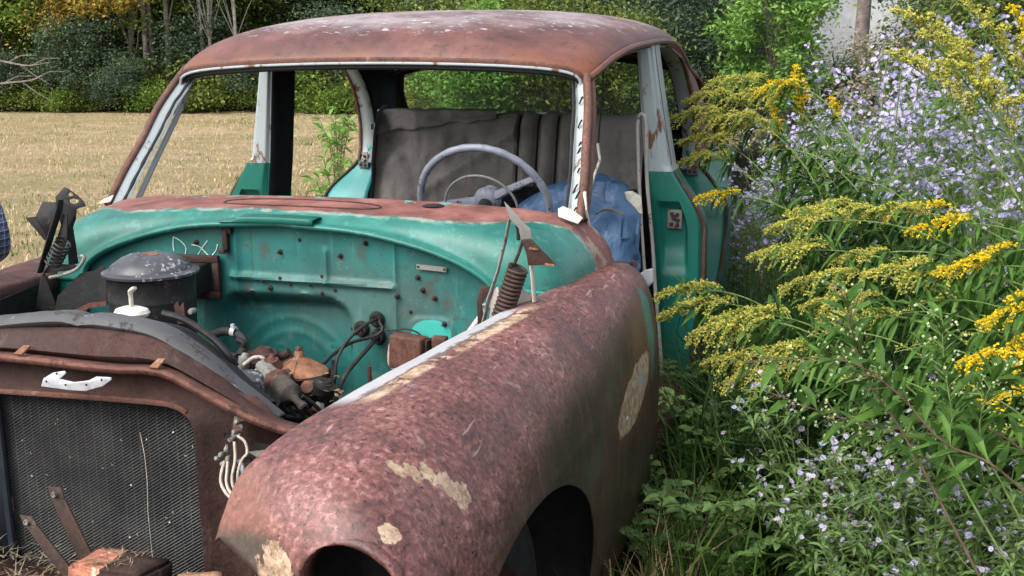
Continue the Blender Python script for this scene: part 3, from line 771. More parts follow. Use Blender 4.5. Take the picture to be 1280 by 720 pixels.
# ---- rear quarter: C pillar with the curved rear edge of the door opening, body side below
def quarter(s):
    # door-opening curve, seen from the side (y, z)
    oc = spline([(1.30, 1.508), (1.52, 1.492), (1.69, 1.448), (1.80, 1.385), (1.885, 1.30), (1.945, 1.20), (1.970, 1.12), (1.965, 1.05), (1.94, .99)], 38)
    def X(y, z): return .748+.030*min(1, max(0, 1.45-z)/.35)
    mb = MB(); rows_ = []
    for k, p in enumerate(oc):
        y, z = p; t = k/37
        top = Vector((s*(X(y, z)), y, z))
        yb = lerp(2.10, 2.55, t); zb = lerp(1.385, 1.06, t)
        rows_.append([top, Vector((s*(X(y, z)+.006), lerp(y, yb, .3), lerp(z, zb, .3))), Vector((s*(X(y, z)+.004), lerp(y, yb, .65), lerp(z, zb, .65))), Vector((s*lerp(.738, .80, t), yb, zb))])
    mb.grid(rows_)
    o = mb.build('quarter_pillar', M['roof'], CAR); solid(o, .004, -1)
    # white inner reveal
    m2 = MB(); m2.grid([[Vector((s*(X(y, z)-.002), y-.004, z)), Vector((s*(X(y, z)-.03), y+.012, z-.006)), Vector((s*(X(y, z)-.062), y+.010, z-.010))] for (y, z) in oc]); rv = m2.build('door_reveal', M['white'], o); solid(rv, .004)
    m2 = MB(); m2.tube([Vector((s*(X(y, z)+.002), y-.004, z+.004)) for (y, z) in oc], .009, 8); m2.build('door_edge', M['rust_edge'], o)
    # lining towards the cabin
    m2 = MB(); m2.grid([[Vector((s*(X(y, z)-.068), y+.02, z-.01)), Vector((s*(X(y, z)-.075), lerp(y, 2.2, .4), lerp(z, 1.2, .2))), Vector((s*.705, 2.16, lerp(1.42, 1.04, k/37))), Vector((s*.70, 2.21, lerp(1.40, 1.04, k/37)))] for k, (y, z) in enumerate(oc)]); m2.build('quarter_lining', M['interior'], o)
    # lower body with dogleg jamb
    def prof(z):
        return .775+.15*sstep(1.05, .82, z) if z > .82 else .925-.03*sstep(.6, .35, z)
    def yf(z): return 1.985-.12*sstep(.99, .80, z)-.28*sstep(.80, .45, z)
    zs = [lerp(1.06, .34, j/40) for j in range(41)]
    m2 = MB(); g = []
    for z in zs:
        row = []
        for i in range(30):
            y = lerp(yf(z), 3.5, i/29)
            taper = 1-.118*max(0, y-2.02)/.92
            row.append(Vector((s*prof(z)*taper, y, z)))
        g.append(row)
    m2.grid(g)
    b = m2.build('rear_quarter', M['teal'], CAR); solid(b, .003)
    m2 = MB(); m2.grid([[Vector((s*lerp(.715, prof(z)-.002, i/10), yf(z)-.012+.02*abs(i/10-.5), z)) for i in range(11)] for z in zs]); jb = m2.build('door_jamb', M['teal_light'] if s < 0 else M['teal'], b); solid(jb, .004)
    m2 = MB(); m2.tube([Vector((s*(prof(z)+.001), yf(z)-.008, z)) for z in zs], .008, 8); m2.build('quarter_edge', M['rust_dark'], b)
    c = Vector((s*.765, 1.90, 1.00)); m2 = MB(); m2.box(c+Vector((0, .055, -.005)), (.024, .004, .036)); stp = m2.build('striker_plate', M['steel'], b, bevel=.002)
    m2 = MB()
    for (dx, dz) in ((-.01, .02), (.008, .016), (-.002, .002), (.01, -.004), (-.012, -.022), (.009, -.024)): m2.lathe([(0, .007), (.006, .006), (.0075, 0)], c+Vector((dx, .051, dz-.005)), 8, axis=(0, -1, 0))
    m2.build('striker_screws', M['rust_dark'], stp)
    return o
for s in (-1, 1): quarter(s)
# rear window: frame, glass, deck
mb = MB()
outer = [(-.738, 2.16, 1.375), (-.4, 2.15, 1.478), (0, 2.145, 1.495), (.4, 2.15, 1.478), (.738, 2.16, 1.375), (.77, 2.33, 1.22), (.80, 2.55, 1.06), (.4, 2.60, 1.075), (0, 2.61, 1.08), (-.4, 2.60, 1.075), (-.80, 2.55, 1.06), (-.77, 2.33, 1.22)]
inner = [(-.66, 2.21, 1.385), (-.36, 2.19, 1.445), (0, 2.185, 1.46), (.36, 2.19, 1.445), (.66, 2.21, 1.385), (.705, 2.32, 1.27), (.68, 2.45, 1.155), (.36, 2.47, 1.15), (0, 2.475, 1.15), (-.36, 2.47, 1.15), (-.68, 2.45, 1.155), (-.705, 2.32, 1.27)]
o_, i_ = spline(outer+outer[:1], 97), spline(inner+inner[:1], 97)
mb.grid([o_, [lerp(a, b, .5)+Vector((0, 0, .006)) for a, b in zip(o_, i_)], i_]); rwf = mb.build('rear_window_frame', M['roof'], CAR); solid(rwf, .006)
mb = MB(); mb.tube(i_, .011, 8); mb.build('rear_window_gasket', M['black'], rwf)
mb = MB(); g = []
for j in range(13):
    v = j/12; a = [lerp(Vector(inner[k]), Vector(inner[(6+4-k) if k <= 4 else k]), 0) for k in range(5)]
    top = spline(inner[0:5], 21); bot = spline([inner[10], inner[9], inner[8], inner[7], inner[6]], 21)
    g.append([lerp(p, q, v)+Vector((0, .012*math.sin(v*math.pi), .02*math.sin(v*math.pi))) for p, q in zip(top, bot)])
mb.grid(g); mb.build('rear_glass', M['glass'], rwf)
mb = MB(); mb.grid([[Vector((x*w, y, z-.06*(x*w/.9)**2)) for x in [i/10-1 for i in range(21)]] for (y, z, w) in ((2.55, 1.08, .79), (2.62, 1.07, .78), (2.9, 1.04, .73), (3.25, .95, .65), (3.48, .80, .62), (3.52, .5, .60))]); td = mb.build('trunk_deck', M['teal'], CAR); solid(td, .003)
# floor, sills
mb = MB(); mb.box((0, 1.2, .32), (.74, 1.45, .015)); mb.box((0, .05, .55), (.60, .02, .16)); mb.box((0, 2.30, .72), (.72, .012, .34)); mb.build('floor_pan', M['black_dull'], CAR, smooth=False)
for s in (-1, 1):
    mb = MB(); g = [[Vector((s*x, y, z)) for (x, z) in ((.76, .36), (.79, .365), (.84, .358), (.89, .345), (.91, .32), (.915, .27), (.89, .22))] for y in [lerp(.0, 1.75, i/12) for i in range(13)]]
    mb.grid(g); sl = mb.build('door_sill', M['rust'], CAR); solid(sl, .006)
    mb = MB(); mb.tube([(s*.892, y, .350) for y in (.02, .6, 1.2, 1.72)], .008, 6); mb.build('sill_edge', M['rust_edge'], sl)
# ---------------------------------------------------------------- radiator and its support
YR = -1.15
STP = spline([(-.46, -1.06, .90), (-.35, -1.09, .938), (-.25, -1.12, .957), (-.16, -1.12, .970), (-.07, -1.12, .977), (.045, -1.12, .972), (.137, -1.12, .958), (.225, -1.12, .911), (.294, -1.12, .858), (.36, -1.12, .812), (.392, -1.12, .790)], 60)
FLP = spline([(-.46, -1.2, .885), (-.35, -1.2, .898), (-.19, -1.2, .903), (.056, -1.2, .896), (.15, -1.2, .899), (.20, -1.2, .892), (.27, -1.2, .862), (.355, -1.2, .826), (.42, -1.2, .806), (.47, -1.2, .797)], 60)
# baffle between flange and rubber
mb = MB(); mb.grid([[p+Vector((0, .02, -.004)) for p in STP], [lerp(a, b, .4)+Vector((0, .0, .002)) for a, b in zip(STP, FLP)], [lerp(a, b, .8)+Vector((0, .012, 0)) for a, b in zip(STP, FLP)], [p+Vector((0, .035, .002)) for p in FLP]])
sup = mb.build('radiator_support', M['rust_dark'], CAR); solid(sup, .003)
mb = MB(); mb.grid([[p+Vector((0, .045, -.001)) for p in FLP], [p+Vector((0, .004, .002)) for p in FLP], [p+Vector((0, 0, -.002)) for p in FLP], [p+Vector((0, .001, -.010)) for p in FLP]]); fl = mb.build('support_flange', M['rust'], sup); solid(fl, .003)
# clips on the flange
for (px, py) in ((22, 444), (191, 461)):
    p = at(px, py, y=-1.2); mb = MB(); mb.plate([p+Vector(q) for q in ((-.008, .0, .0), (.012, .0, .0), (.018, .02, .014), (.002, .02, .014))], .004); mb.build('clip', M['rust_light'], fl)
# rubber seal with the notch in the middle
g = []
for p in STP:
    nk = math.exp(-((p.x+.045)/.022)**2)*.006; j = .002*mnoise.noise(p*30)
    tail = sstep(.24, .30, p.x)
    g.append([p+Vector((0, -.012, -.020-tail*.012+nk*.3)), p+Vector((0, -.018, -.008-tail*.004-nk)), p+Vector((0, -.012, .0-nk)), p+Vector((0, .004, .006-nk+j)), p+Vector((0, .030, .004-nk+j)), p+Vector((0, .034, -.006))])
mb = MB(); mb.grid(list(map(list, zip(*g)))); sr = mb.build('hood_seal', M['gray_rubber'], sup); solid(sr, .004)
# frame around the core: beam below the flange, side legs
CT = [(-.30, .816), (-.20, .817), (0, .820), (.14, .821), (.19, .818), (.22, .806), (.236, .785), (.240, .74), (.241, .60), (.242, .38)]
ct = spline([(x, YR-.02, z) for x, z in CT], 60)
outerx = []
for p in ct:
    if p.z > .79: outerx.append(Vector((p.x*1.0+max(0, p.x-.15)*1.5, YR+.01, .89-max(0, p.x-.1)*.35)))
    else: outerx.append(Vector((.405, YR+.01, min(.80, p.z+.02))))
mb = MB(); mb.grid([[lerp(b, a, w)+Vector((0, d, 0)) for a, b in zip(ct, outerx)] for (w, d) in ((0, .0), (.5, .005), (.82, .004), (.90, -.004), (1, -.010))] + [[p+Vector((0, .03, 0)) for p in ct]])
fr = mb.build('radiator_frame', M['rust_dark'], CAR); solid(fr, .003)
mb = MB(); mb.tube([p+Vector((0, -.006, .004)) for p in ct[:34]], .005, 6); mb.build('frame_lip', M['rust'], fr)
mb = MB(); mb.grid([[Vector((-.243, y, z)) if k == 0 else Vector((-.40, y+.02, z)) for z in (.82, .6, .38)] for k, y in ((0, YR-.015), (1, YR))]); sd = mb.build('side_channel', simple('dark_blue_steel', (.012, .018, .028), .6), fr); solid(sd, .004)
mb = MB(); mb.tube([(-.238, YR-.018, .815), (-.236, YR-.018, .6), (-.233, YR-.018, .40)], .008, 8); mb.build('side_bead', sd.data.materials[0], fr)
for k, (px, py) in enumerate(((285, 545), (297, 590), (300, 608), (290, 640), (285, 665), (310, 575), (283, 615))):
    p = at(px, py, y=YR-.012); mb = MB(); mb.lathe([(0, .001), (.006, .001), (.008, .003), (.009, 0)], p, 12, axis=(0, -1, 0)); mb.build('hole_rim', M['black_dull'], fr)
mb = MB(); a = [at(px, py, y=YR-.014) for px, py in ((318, 553), (362, 560), (352, 580), (312, 570))]; mb.plate(a, .003); mb.build('frame_slot', M['black_dull'], fr)
mb = MB(); a = [at(px, py, y=YR-.02) for px, py in ((310, 565), (330, 563), (334, 570), (322, 572))]; mb.plate(a, .003); mb.build('frame_tab', M['steel'], fr)
# honeycomb core: rows of folded fins, modelled
NX, NZ = 88, 128
mb = MB(); x0, x1, z0, z1 = -.238, .242, .37, .822
mb.box((.002, YR+.03, .596), (.242, .012, .228), m=1)
dx = (x1-x0)/NX; dz = (z1-z0)/NZ
for i in range(NX):
    xa = x0+i*dx
    top, bot = [], []
    for j in range(NZ+1):
        z = z0+j*dz
        if xa > .2 and z > .805: continue
        sg = 1 if (j+i) % 2 else -1
        top.append(Vector((xa+dx*.5+sg*dx*.34, YR+.0+.003*sg, z)))
    mb.grid([[p+Vector((-.0009, -.001, 0)) for p in top], [p+Vector((.0009, -.001, 0)) for p in top], [p+Vector((.0009, .016, 0)) for p in top]])
    if i % 4 == 0: mb.box((xa, YR+.008, .596), (.0009, .006, .226))
rcore = mb.build('radiator_core', None, CAR, mats=[M['fins'], M['black_dull']], smooth=False)
mb = MB(); rng = random.Random(3)
for k in range(26):
    p = Vector((rng.uniform(-.2, .235), YR-.006, rng.uniform(.42, .76))); a = rng.uniform(0, 3)
    mb.add([p, p+Vector((.007*math.cos(a), -.002, .007*math.sin(a))), p+Vector((.006*math.cos(a+.6), 0, .006*math.sin(a+.6)))], [(0, 1, 2)])
tag(mb.build('straw_flecks', simple('straw_flecks', (.5, .47, .40), .9), rcore), kind='stuff')
mb = MB(); mb.tube([at(px, py, y=YR-.009) for px, py in ((175, 540), (181, 570), (184, 600), (185, 640), (190, 690), (193, 715))], .0009, 5); mb.build('loose_fin_wire', M['wire_pale'], rcore)
# top tank following the arch
mb = MB(); tk = [p+Vector((0, 0, -.016-.02*sstep(.1, .3, p.x))) for p in STP if -.3 < p.x < .33]
mb.grid([[p+Vector((0, .02, -.06)) for p in tk], [p+Vector((0, .03, -.006)) for p in tk], [p+Vector((0, .07, .004)) for p in tk], [p+Vector((0, .115, -.008)) for p in tk], [p+Vector((0, .125, -.10)) for p in tk]])
tank = mb.build('radiator_tank', M['black'], CAR)
mb = MB(); hp = spline([(.085, -1.03, .972), (.135, -1.02, .956), (.19, -1.01, .918), (.225, -1.01, .885), (.235, -1.0, .86)], 24); mb.tube(hp, .008, 8); mb.build('overflow_pipe', M['black'], tank)
c = at(165, 391, y=-1.05)
mb = MB(); mb.lathe([(0, .014), (.018, .013), (.032, .008), (.036, .001), (.033, -.006), (.026, -.008), (.024, -.02), (.02, -.03)], c, 28); cp = mb.build('filler_cap', M['cream'], tank)
for v in cp.data.vertices:
    a = math.atan2(v.co.y-c.y, v.co.x-c.x); r_ = 1+.13*math.cos(2*a+.4); v.co.x = c.x+(v.co.x-c.x)*r_; v.co.y = c.y+(v.co.y-c.y)*r_
mb = MB(); mb.tube(spline([c+Vector((0, 0, .01)), c+Vector((.0, 0, .03)), c+Vector((.001, 0, .046)), c+Vector((.012, 0, .054))], 12), [.006, .006, .006, .006, .006, .006, .007, .008, .009, .009, .008, .006], 8, flat=.6); mb.build('cap_lever', M['cream'], cp)
# hood latch striker
mb = MB(); L = lambda px, py: at(px, py, y=-1.225)
mb.plate([L(51, 483), L(54, 473), L(66, 466), L(80, 464), L(82, 467), L(74, 474), L(92, 478), L(110, 476), L(120, 471), L(138, 472), L(139, 475), L(128, 483), L(106, 489), L(88, 488)], .004)
lt = mb.build('latch_plate', M['chrome'], sup, bevel=.001)
for (px, py) in ((58, 477), (82, 481), (108, 481), (127, 475), (71, 467)):
    p = at(px, py, y=-1.231); mb = MB(); mb.lathe([(0, .001), (.0022, .001), (.0026, 0)], p, 8, axis=(0, -1, 0)); mb.build('latch_hole', M['black_dull'], lt)
# terminal block with cloth wires
c = at(300, 528, y=-1.19); mb = MB(); rng = random.Random(8)
mb.plate([at(px, py, y=-1.185) for px, py in ((293, 519), (305, 522), (303, 536), (298, 548), (288, 545), (291, 532))], .003)
tb = mb.build('terminal_block', M['steel'], CAR)
for (px, py) in ((299, 528), (296, 540), (291, 548), (283, 560), (286, 572), (278, 567), (274, 573), (281, 578)):
    p = at(px, py, y=-1.195); mb = MB(); mb.lathe([(0, .011), (.004, .010), (.0055, .004), (.004, 0), (.003, -.008)], p, 8, axis=(rng.uniform(-.5, .5), -1, rng.uniform(-.5, .5))); mb.build('terminal', M['steel'], tb)
for pts, m_, r_ in (([(281, 576), (277, 590), (276, 602), (281, 614), (288, 622), (296, 627)], 'wire_pale', .0032), ([(285, 572), (284, 588), (283, 602), (287, 614), (297, 624)], 'wire_pale', .003), ([(293, 552), (294, 575), (290, 600), (296, 620)], 'wire_pale', .003), ([(297, 545), (306, 552), (309, 566), (303, 574), (298, 588), (297, 604)], 'wire_pale', .0028), ([(299, 575), (304, 588), (304, 600), (306, 607)], 'wheel_grey', .005)):
    mb = MB(); mb.tube([at(px, py, y=-1.20-.002*i) for i, (px, py) in enumerate([tuple(q) for q in spline(pts, 18)])], r_, 7); mb.build('wire', M[m_], tb)
mb = MB(); mb.tube(spline([(-.245, -1.24, .52), (-.252, -1.25, .55), (-.262, -1.25, .58), (-.258, -1.24, .60)], 12), .003, 6); mb.build('wire', M['wire_pale'], tb)
# grille stays standing up in front of the core
for k, (a, b) in enumerate((((68, 615), (108, 700)), ((33, 650), (88, 722)))):
    yb = -1.30; pa, pb = at(*a, y=yb), at(*b, y=yb-.03); d = (pb-pa).normalized(); wv = Vector((.016, 0, .0)); mb = MB()
    nrm = d.cross(wv).normalized()
    up_ = pa-d*.010+Vector((0, .006, 0))
    mb.plate([up_-wv, up_+wv, pa+wv+d*.014, pa-wv+d*.014], .004)
    mb.plate([pa-wv+d*.0145, pa+wv*1.05+d*.0145, pb+wv*1.2, pb-wv*1.2], .005)
    stay = mb.build('grille_stay', M['brown'], CAR, bevel=.0015)
    mb = MB(); mb.lathe([(0, .0012), (.003, .0012), (.0035, .003), (.0055, .003), (.006, 0)], pa+d*.004+Vector((0, -.004, 0)), 10, axis=(0, -1, 0)); mb.build('stay_bolt', M['steel'], stay)
# front cross member that the rubble lies on
mb = MB(); mb.box((0, -1.34, .395), (.55, .17, .045)); mb.box((-.40, -.75, .42), (.04, .75, .05)); mb.box((.40, -.75, .42), (.04, .75, .05)); mb.build('front_frame', M['rust_dark'], CAR, bevel=.01)

# ---------------------------------------------------------------- engine bay
mb = MB(); mb.box((.02, -.72, .56), (.16, .30, .14)); mb.box((.02, -.72, .71), (.075, .29, .02)); mb.box((-.12, -.75, .62), (.06, .25, .04)); eng = mb.build('engine', M['black_dull'], CAR, bevel=.012)
mb = MB(); mb.box((0, -.70, .40), (.52, .42, .01)); mb.build('under_tray', M['black_dull'], CAR)
# fresh-air heater drum with domed lid and duct
hc = Vector((-.205, -.63, 0))
mb = MB(); mb.lathe([(.100, .80), (.104, .815), (.106, .90), (.1065, .905), (.1075, .908), (.1065, .911), (.108, .962), (.112, .968), (.110, .972), (.105, .972)], hc, 56); dr = mb.build('heater_drum', M['black'], CAR)
mb = MB(); prof = [(.117, .970), (.118, .976), (.110, .979), (.101, .982), (.097, .992), (.080, 1.008), (.056, 1.020), (.034, 1.026), (.026, 1.024), (.022, 1.018), (.0, 1.017)]
mb.lathe(prof, hc, 64); ld = mb.build('drum_lid', M['lid'], dr)
for v in ld.data.vertices:
    if v.co.z > .985: v.co.z = .985+(v.co.z-.985)*.8
    a = math.atan2(v.co.y-hc.y, v.co.x-hc.x); r_ = math.hypot(v.co.x-hc.x, v.co.y-hc.y)
    if .03 < r_ < .097: v.co.z += .003*max(0, math.cos(a*4))**6
mb = MB(); mb.lathe([(.024, .0), (.022, .006), (.015, .004), (.012, -.001), (.004, -.002), (0, -.002)], hc+Vector((0, 0, 1.0115)), 20); mb.build('lid_boss', M['rust_light'], ld)
f0 = at(275, 347, y=-.352)+Vector((-.066, 0, 0))
mb = MB(); mb.box((f0.x-.012, -.455, f0.z), (.050, .10, .040)); mb.build('drum_duct', M['black'], dr, bevel=.006)
mb = MB()
f0 = at(275, 347, y=-.352)+Vector((-.066, 0, 0))
for (cx, cz, hx, hz) in ((0, .050, .066, .010), (0, -.050, .066, .010), (-.056, 0, .010, .040), (.056, 0, .010, .040)): mb.box(f0+Vector((cx, 0, cz)), (hx, .007, hz))
mb.build('duct_flange', M['rust_dark'], dr, bevel=.002)
mb = MB(); a = [at(px, py, y=-.76) for px, py in ((217, 382), (222, 376), (224, 385), (229, 377), (231, 395), (236, 404), (222, 405))]; mb.plate(a, .004); mb.build('drum_bracket', M['rust_dark'], dr)
c = at(240, 389, y=-.77); mb = MB(); mb.lathe([(0, .01), (.006, .009), (.008, 0), (.006, -.012)], c, 10, axis=(0, -1, 0)); mb.build('drum_bolt', M['steel'], dr)

# air cleaner with conical rusty lid
ac = at(375, 464, y=-.62)
mb = MB(); mb.lathe([(.0, .052), (.010, .052), (.012, .048), (.013, .036), (.020, .032), (.064, .006), (.070, .0), (.068, -.006), (.060, -.006)], ac, 40); al = mb.build('air_cleaner', M['rust_light'], CAR)
mb = MB(); mb.lathe([(.0095, .046), (.0095, .058), (.008, .061), (.004, .064), (0, .064)], ac, 6); mb.build('wing_nut', M['rust'], al)
mb = MB(); mb.lathe([(.063, -.006), (.064, -.05), (.058, -.075), (.03, -.10), (.03, -.16)], ac, 36); mb.build('cleaner_bowl', M['black_dull'], al)
for k in range(8):
    a = k*math.pi/4+.2; d = Vector((math.cos(a), math.sin(a), 0)); mb = MB(); mb.tube([ac+d*.021+Vector((0, 0, .0325)), ac+d*.062+Vector((0, 0, .0085))], .0008, 6); mb.build('lid_rib', M['rust_light'], al)
# distributor-shaped canister lying towards the camera, with leads
d0, d1 = at(330, 461, y=-.80), at(362, 492, y=-.86)
ax = (d1-d0).normalized(); ln = (d1-d0).length
mb = MB(); mb.lathe([(0, -.02), (.012, -.018), (.016, 0), (.020, .01), (.020, .3*ln), (.0225, .34*ln), (.0225, .40*ln)], d0, 24, axis=ax); ds = mb.build('ignition_coil', M['steel'], CAR)
mb = MB(); mb.lathe([(.024, .40*ln), (.026, .42*ln), (.026, .6*ln), (.0245, .62*ln)], d0, 24, axis=ax); mb.build('coil_band', M['rust'], ds)
mb = MB(); mb.lathe([(.0255, .62*ln), (.0262, .64*ln), (.0262, .98*ln), (.0272, 1.0*ln), (.0272, 1.05*ln), (.024, 1.08*ln), (.012, 1.16*ln), (.0085, 1.22*ln), (.0085, 1.42*ln), (.011, 1.44*ln), (.011, 1.56*ln), (.006, 1.58*ln)], d0, 24, axis=ax); mb.build('coil_body', rusty('weathered_can', (.075, .062, .052), 14), ds)
c = at(384, 484, y=-.80); mb = MB(); mb.lathe([(0, .008), (.014, .006), (.016, -.004), (.012, -.02)], c, 18, axis=(.3, -1, .4)); mb.build('oil_cap', M['rust_light'], eng)
# dented grey can behind the seal
c = at(310, 475, y=-.90); mb = MB(); mb.lathe([(0, .018), (.02, .016), (.032, .010), (.036, .0), (.036, -.03), (.034, -.07)], c+Vector((0, 0, .0)), 24, axis=(.1, -.2, 1)); mb.build('oil_filter', M['lid'], CAR)
# manifold scraps between
rng = random.Random(5)
for k, (px, py, yy, rx, m_) in enumerate(((330, 440, -.62, .035, 'rust_dark'), (318, 452, -.66, .028, 'rust_dark'), (306, 447, -.70, .014, 'steel'), (338, 452, -.66, .022, 'rust'), (405, 480, -.70, .03, 'black_dull'), (325, 500, -.9, .045, 'black_dull'), (350, 470, -.72, .03, 'rust_dark'))):
    p = at(px, py, y=yy); mb = MB(); mb.lathe([(0, .012), (rx*.5, .011), (rx*.7, .002), (rx, .0), (rx, -.02), (rx*.6, -.03), (0, -.03)], p, 14, axis=(rng.uniform(-.4, .4), rng.uniform(-.6, .2), 1)); o = mb.build('manifold_fitting', M[m_], eng)
    for v in o.data.vertices: v.co += Vector((mnoise.noise(v.co*40), mnoise.noise(v.co*40+Vector((7, 0, 0))), mnoise.noise(v.co*40+Vector((0, 9, 0)))))*.004
rg2 = random.Random(41)
for k in range(22):
    p = at(rg2.uniform(330, 425), rg2.uniform(496, 535), y=rg2.uniform(-.82, -.62)); p.z -= .015; d = Vector((rg2.uniform(-1, 1), rg2.uniform(-1, 1), rg2.uniform(-.3, .6))).normalized()
    mb = MB()
    if k % 3 == 0: mb.lathe([(0, .010), (.007, .009), (.0075, .002), (.012, .001), (.013, -.004), (.006, -.02)], p, 6, axis=d)
    elif k % 3 == 1: mb.tube([p, p+d*rg2.uniform(.04, .10)], rg2.uniform(.003, .006), 7)
    else: mb.box(p, (rg2.uniform(.008, .022), rg2.uniform(.006, .014), rg2.uniform(.003, .010)), Matrix.Rotation(rg2.uniform(0, 3), 3, 'Z') @ Matrix.Rotation(rg2.uniform(-.5, .5), 3, 'X'))
    mb.build(('engine_bolt', 'linkage_rod', 'engine_bracket')[k % 3], M[rg2.choice(('rust_dark', 'rust', 'black_dull', 'steel', 'rust_dark'))], eng)
mb = MB(); rl_ = random.Random(6)
for k in range(150):
    p = at(rl_.uniform(290, 430), rl_.uniform(450, 540), y=rl_.uniform(-.85, -.5)); p.z = max(p.z-.03, .70); a = rl_.uniform(0, 6.28); d = Vector((math.cos(a), math.sin(a), rl_.uniform(-.2, .3)))*rl_.uniform(.008, .022); w_ = Vector((-math.sin(a), math.cos(a), .2))*.005
    mb.add([p, p+d*.5+w_, p+d, p+d*.5-w_], [(0, 1, 2, 3)])
tag(mb.build('dead_leaves', simple('dead_leaf', (.14, .085, .045), .9, var=.6, scale=60), eng), kind='stuff')
def hose(pts, ys, r, m, name, parent, n=22):
    q = [at(px, py, y=y) for (px, py), y in zip(pts, ys)]; mb = MB(); mb.tube(spline(q, n), r, 9); return mb.build(name, m, parent)
h1 = hose([(262, 420), (280, 414), (297, 418), (306, 430), (300, 446)], [-.62, -.60, -.60, -.62, -.66], .011, M['wire'], 'heater_hose', CAR)
hose([(284, 440), (295, 444), (305, 430), (296, 424)], [-.64]*4, .007, M['black'], 'heater_hose', CAR)
p = at(292, 414, y=-.60); mb = MB(); mb.lathe([(.0125, -.006), (.0135, -.006), (.0135, .006), (.0125, .006)], p, 16, axis=(1, 0, -.2)); mb.box(p+Vector((.002, -.006, .014)), (.004, .004, .006)); mb.build('hose_clamp', M['chrome'], h1)
hose([(305, 456), (318, 447), (330, 449), (322, 462), (310, 470)], [-.72]*5, .005, M['strip'], 'fuel_pipe', eng)
hose([(308, 442), (330, 444), (350, 446), (362, 440)], [-.58]*4, .010, M['rust_dark'], 'manifold_pipe', eng)
# plug leads, cables
for pts in ([(378, 495), (392, 505), (405, 518), (420, 530)], [(372, 500), (385, 515), (395, 528), (405, 540)], [(368, 503), (380, 522), (388, 535), (398, 548)], [(355, 520), (375, 522), (392, 525), (410, 524)], [(360, 505), (372, 526), (380, 538)], [(345, 500), (362, 516), (385, 523), (400, 530)]):
    hose(pts, [-.86, -.84, -.82, -.80][:len(pts)], .0048, M['wire'], 'plug_lead', CAR)
grom = (471, 399)
for pts, ys, r_ in (([(470, 399), (455, 407), (436, 424), (422, 447), (418, 470), (413, 500)], [-.35, -.40, -.45, -.50, -.52, -.55], .0045), ([(474, 402), (478, 412), (468, 420), (440, 428), (420, 440), (404, 455)], [-.35, -.37, -.38, -.42, -.48, -.55], .0045), ([(472, 421), (462, 433), (445, 452), (430, 472), (420, 500), (428, 505)], [-.35, -.40, -.46, -.52, -.55, -.56], .006), ([(474, 410), (490, 413), (508, 411), (525, 418), (530, 432), (538, 442)], [-.36, -.37, -.37, -.37, -.375, -.37], .0025), ([(418, 450), (417, 470), (414, 490), (412, 510)], [-.50, -.51, -.52, -.53], .0085)):
    hose(pts, ys, r_, M['wire'], 'cable', CAR)
hose([(452, 410), (445, 418)], [-.345, -.39], .004, M['wire'], 'cable', CAR)
# rusty regulator box
c = at(511, 440, y=-.385); mb = MB(); mb.box((0, 0, 0), (.0475, .024, .045)); rg = mb.build('regulator_box', M['rust'], CAR, bevel=.007); rg.location = c; rg.rotation_euler = (0, R(3), R(-8))
mb = MB(); mb.box((0, .027, -.004), (.058, .003, .042)); mb.box((.053, .012, .01), (.004, .02, .03)); mb.build('regulator_base', M['rust_dark'], rg, bevel=.002)
hose([(492, 422), (488, 435), (487, 452), (492, 460), (498, 463)], [-.37]*5, .006, M['wire_pale'], 'cable', CAR)
c = at(550, 428, y=-.38); mb = MB(); mb.box(c, (.02, .012, .016)); mb.build('horn_relay', M['rust'], CAR, bevel=.004)
p = at(462, 468, y=-.42); mb = MB(); mb.tube([p+Vector((0, 0, .022)), p+Vector((0, 0, -.05))], .0055, 8); mb.build('stud', M['rust'], CAR)
# inner wing panels: dark left side with torn edges
mb = MB(); mb.plate([(-.60, -.95, .62), (-.62, -.36, .80), (-.64, -.36, .45), (-.60, -.95, .40)], .004); mb.build('inner_panel', M['black_dull'], CAR)
q = [at(px, py, y=-.56) for px, py in ((72, 370), (100, 342), (118, 338), (128, 332), (136, 345), (133, 378), (110, 380), (90, 388), (68, 390))]; mb = MB(); mb.plate(q, .004); ip = mb.build('inner_panel', M['black'], CAR)
q = [at(px, py, y=-.565) for px, py in ((92, 388), (110, 379), (133, 377), (133, 382), (112, 385), (95, 393))]; mb = MB(); mb.plate(q, .006); mb.build('panel_lip', M['rust'], ip)
q = [at(px, py, y=-.57) for px, py in spline([(62, 347), (80, 343), (95, 337), (103, 328), (105, 321), (98, 320)], 14)]; mb = MB(); mb.tube(q, .005, 7); mb.build('panel_wire', M['steel'], ip)
# rusted channel running forward on the field side
mb = MB(); mb.grid([[Vector((x, y, z)) for (y, z) in ((-.30, .885), (-.55, .875), (-.85, .855), (-1.15, .83))] for x, dz in ((-.70, 0), (-.675, 0), (-.672, 0))]); 
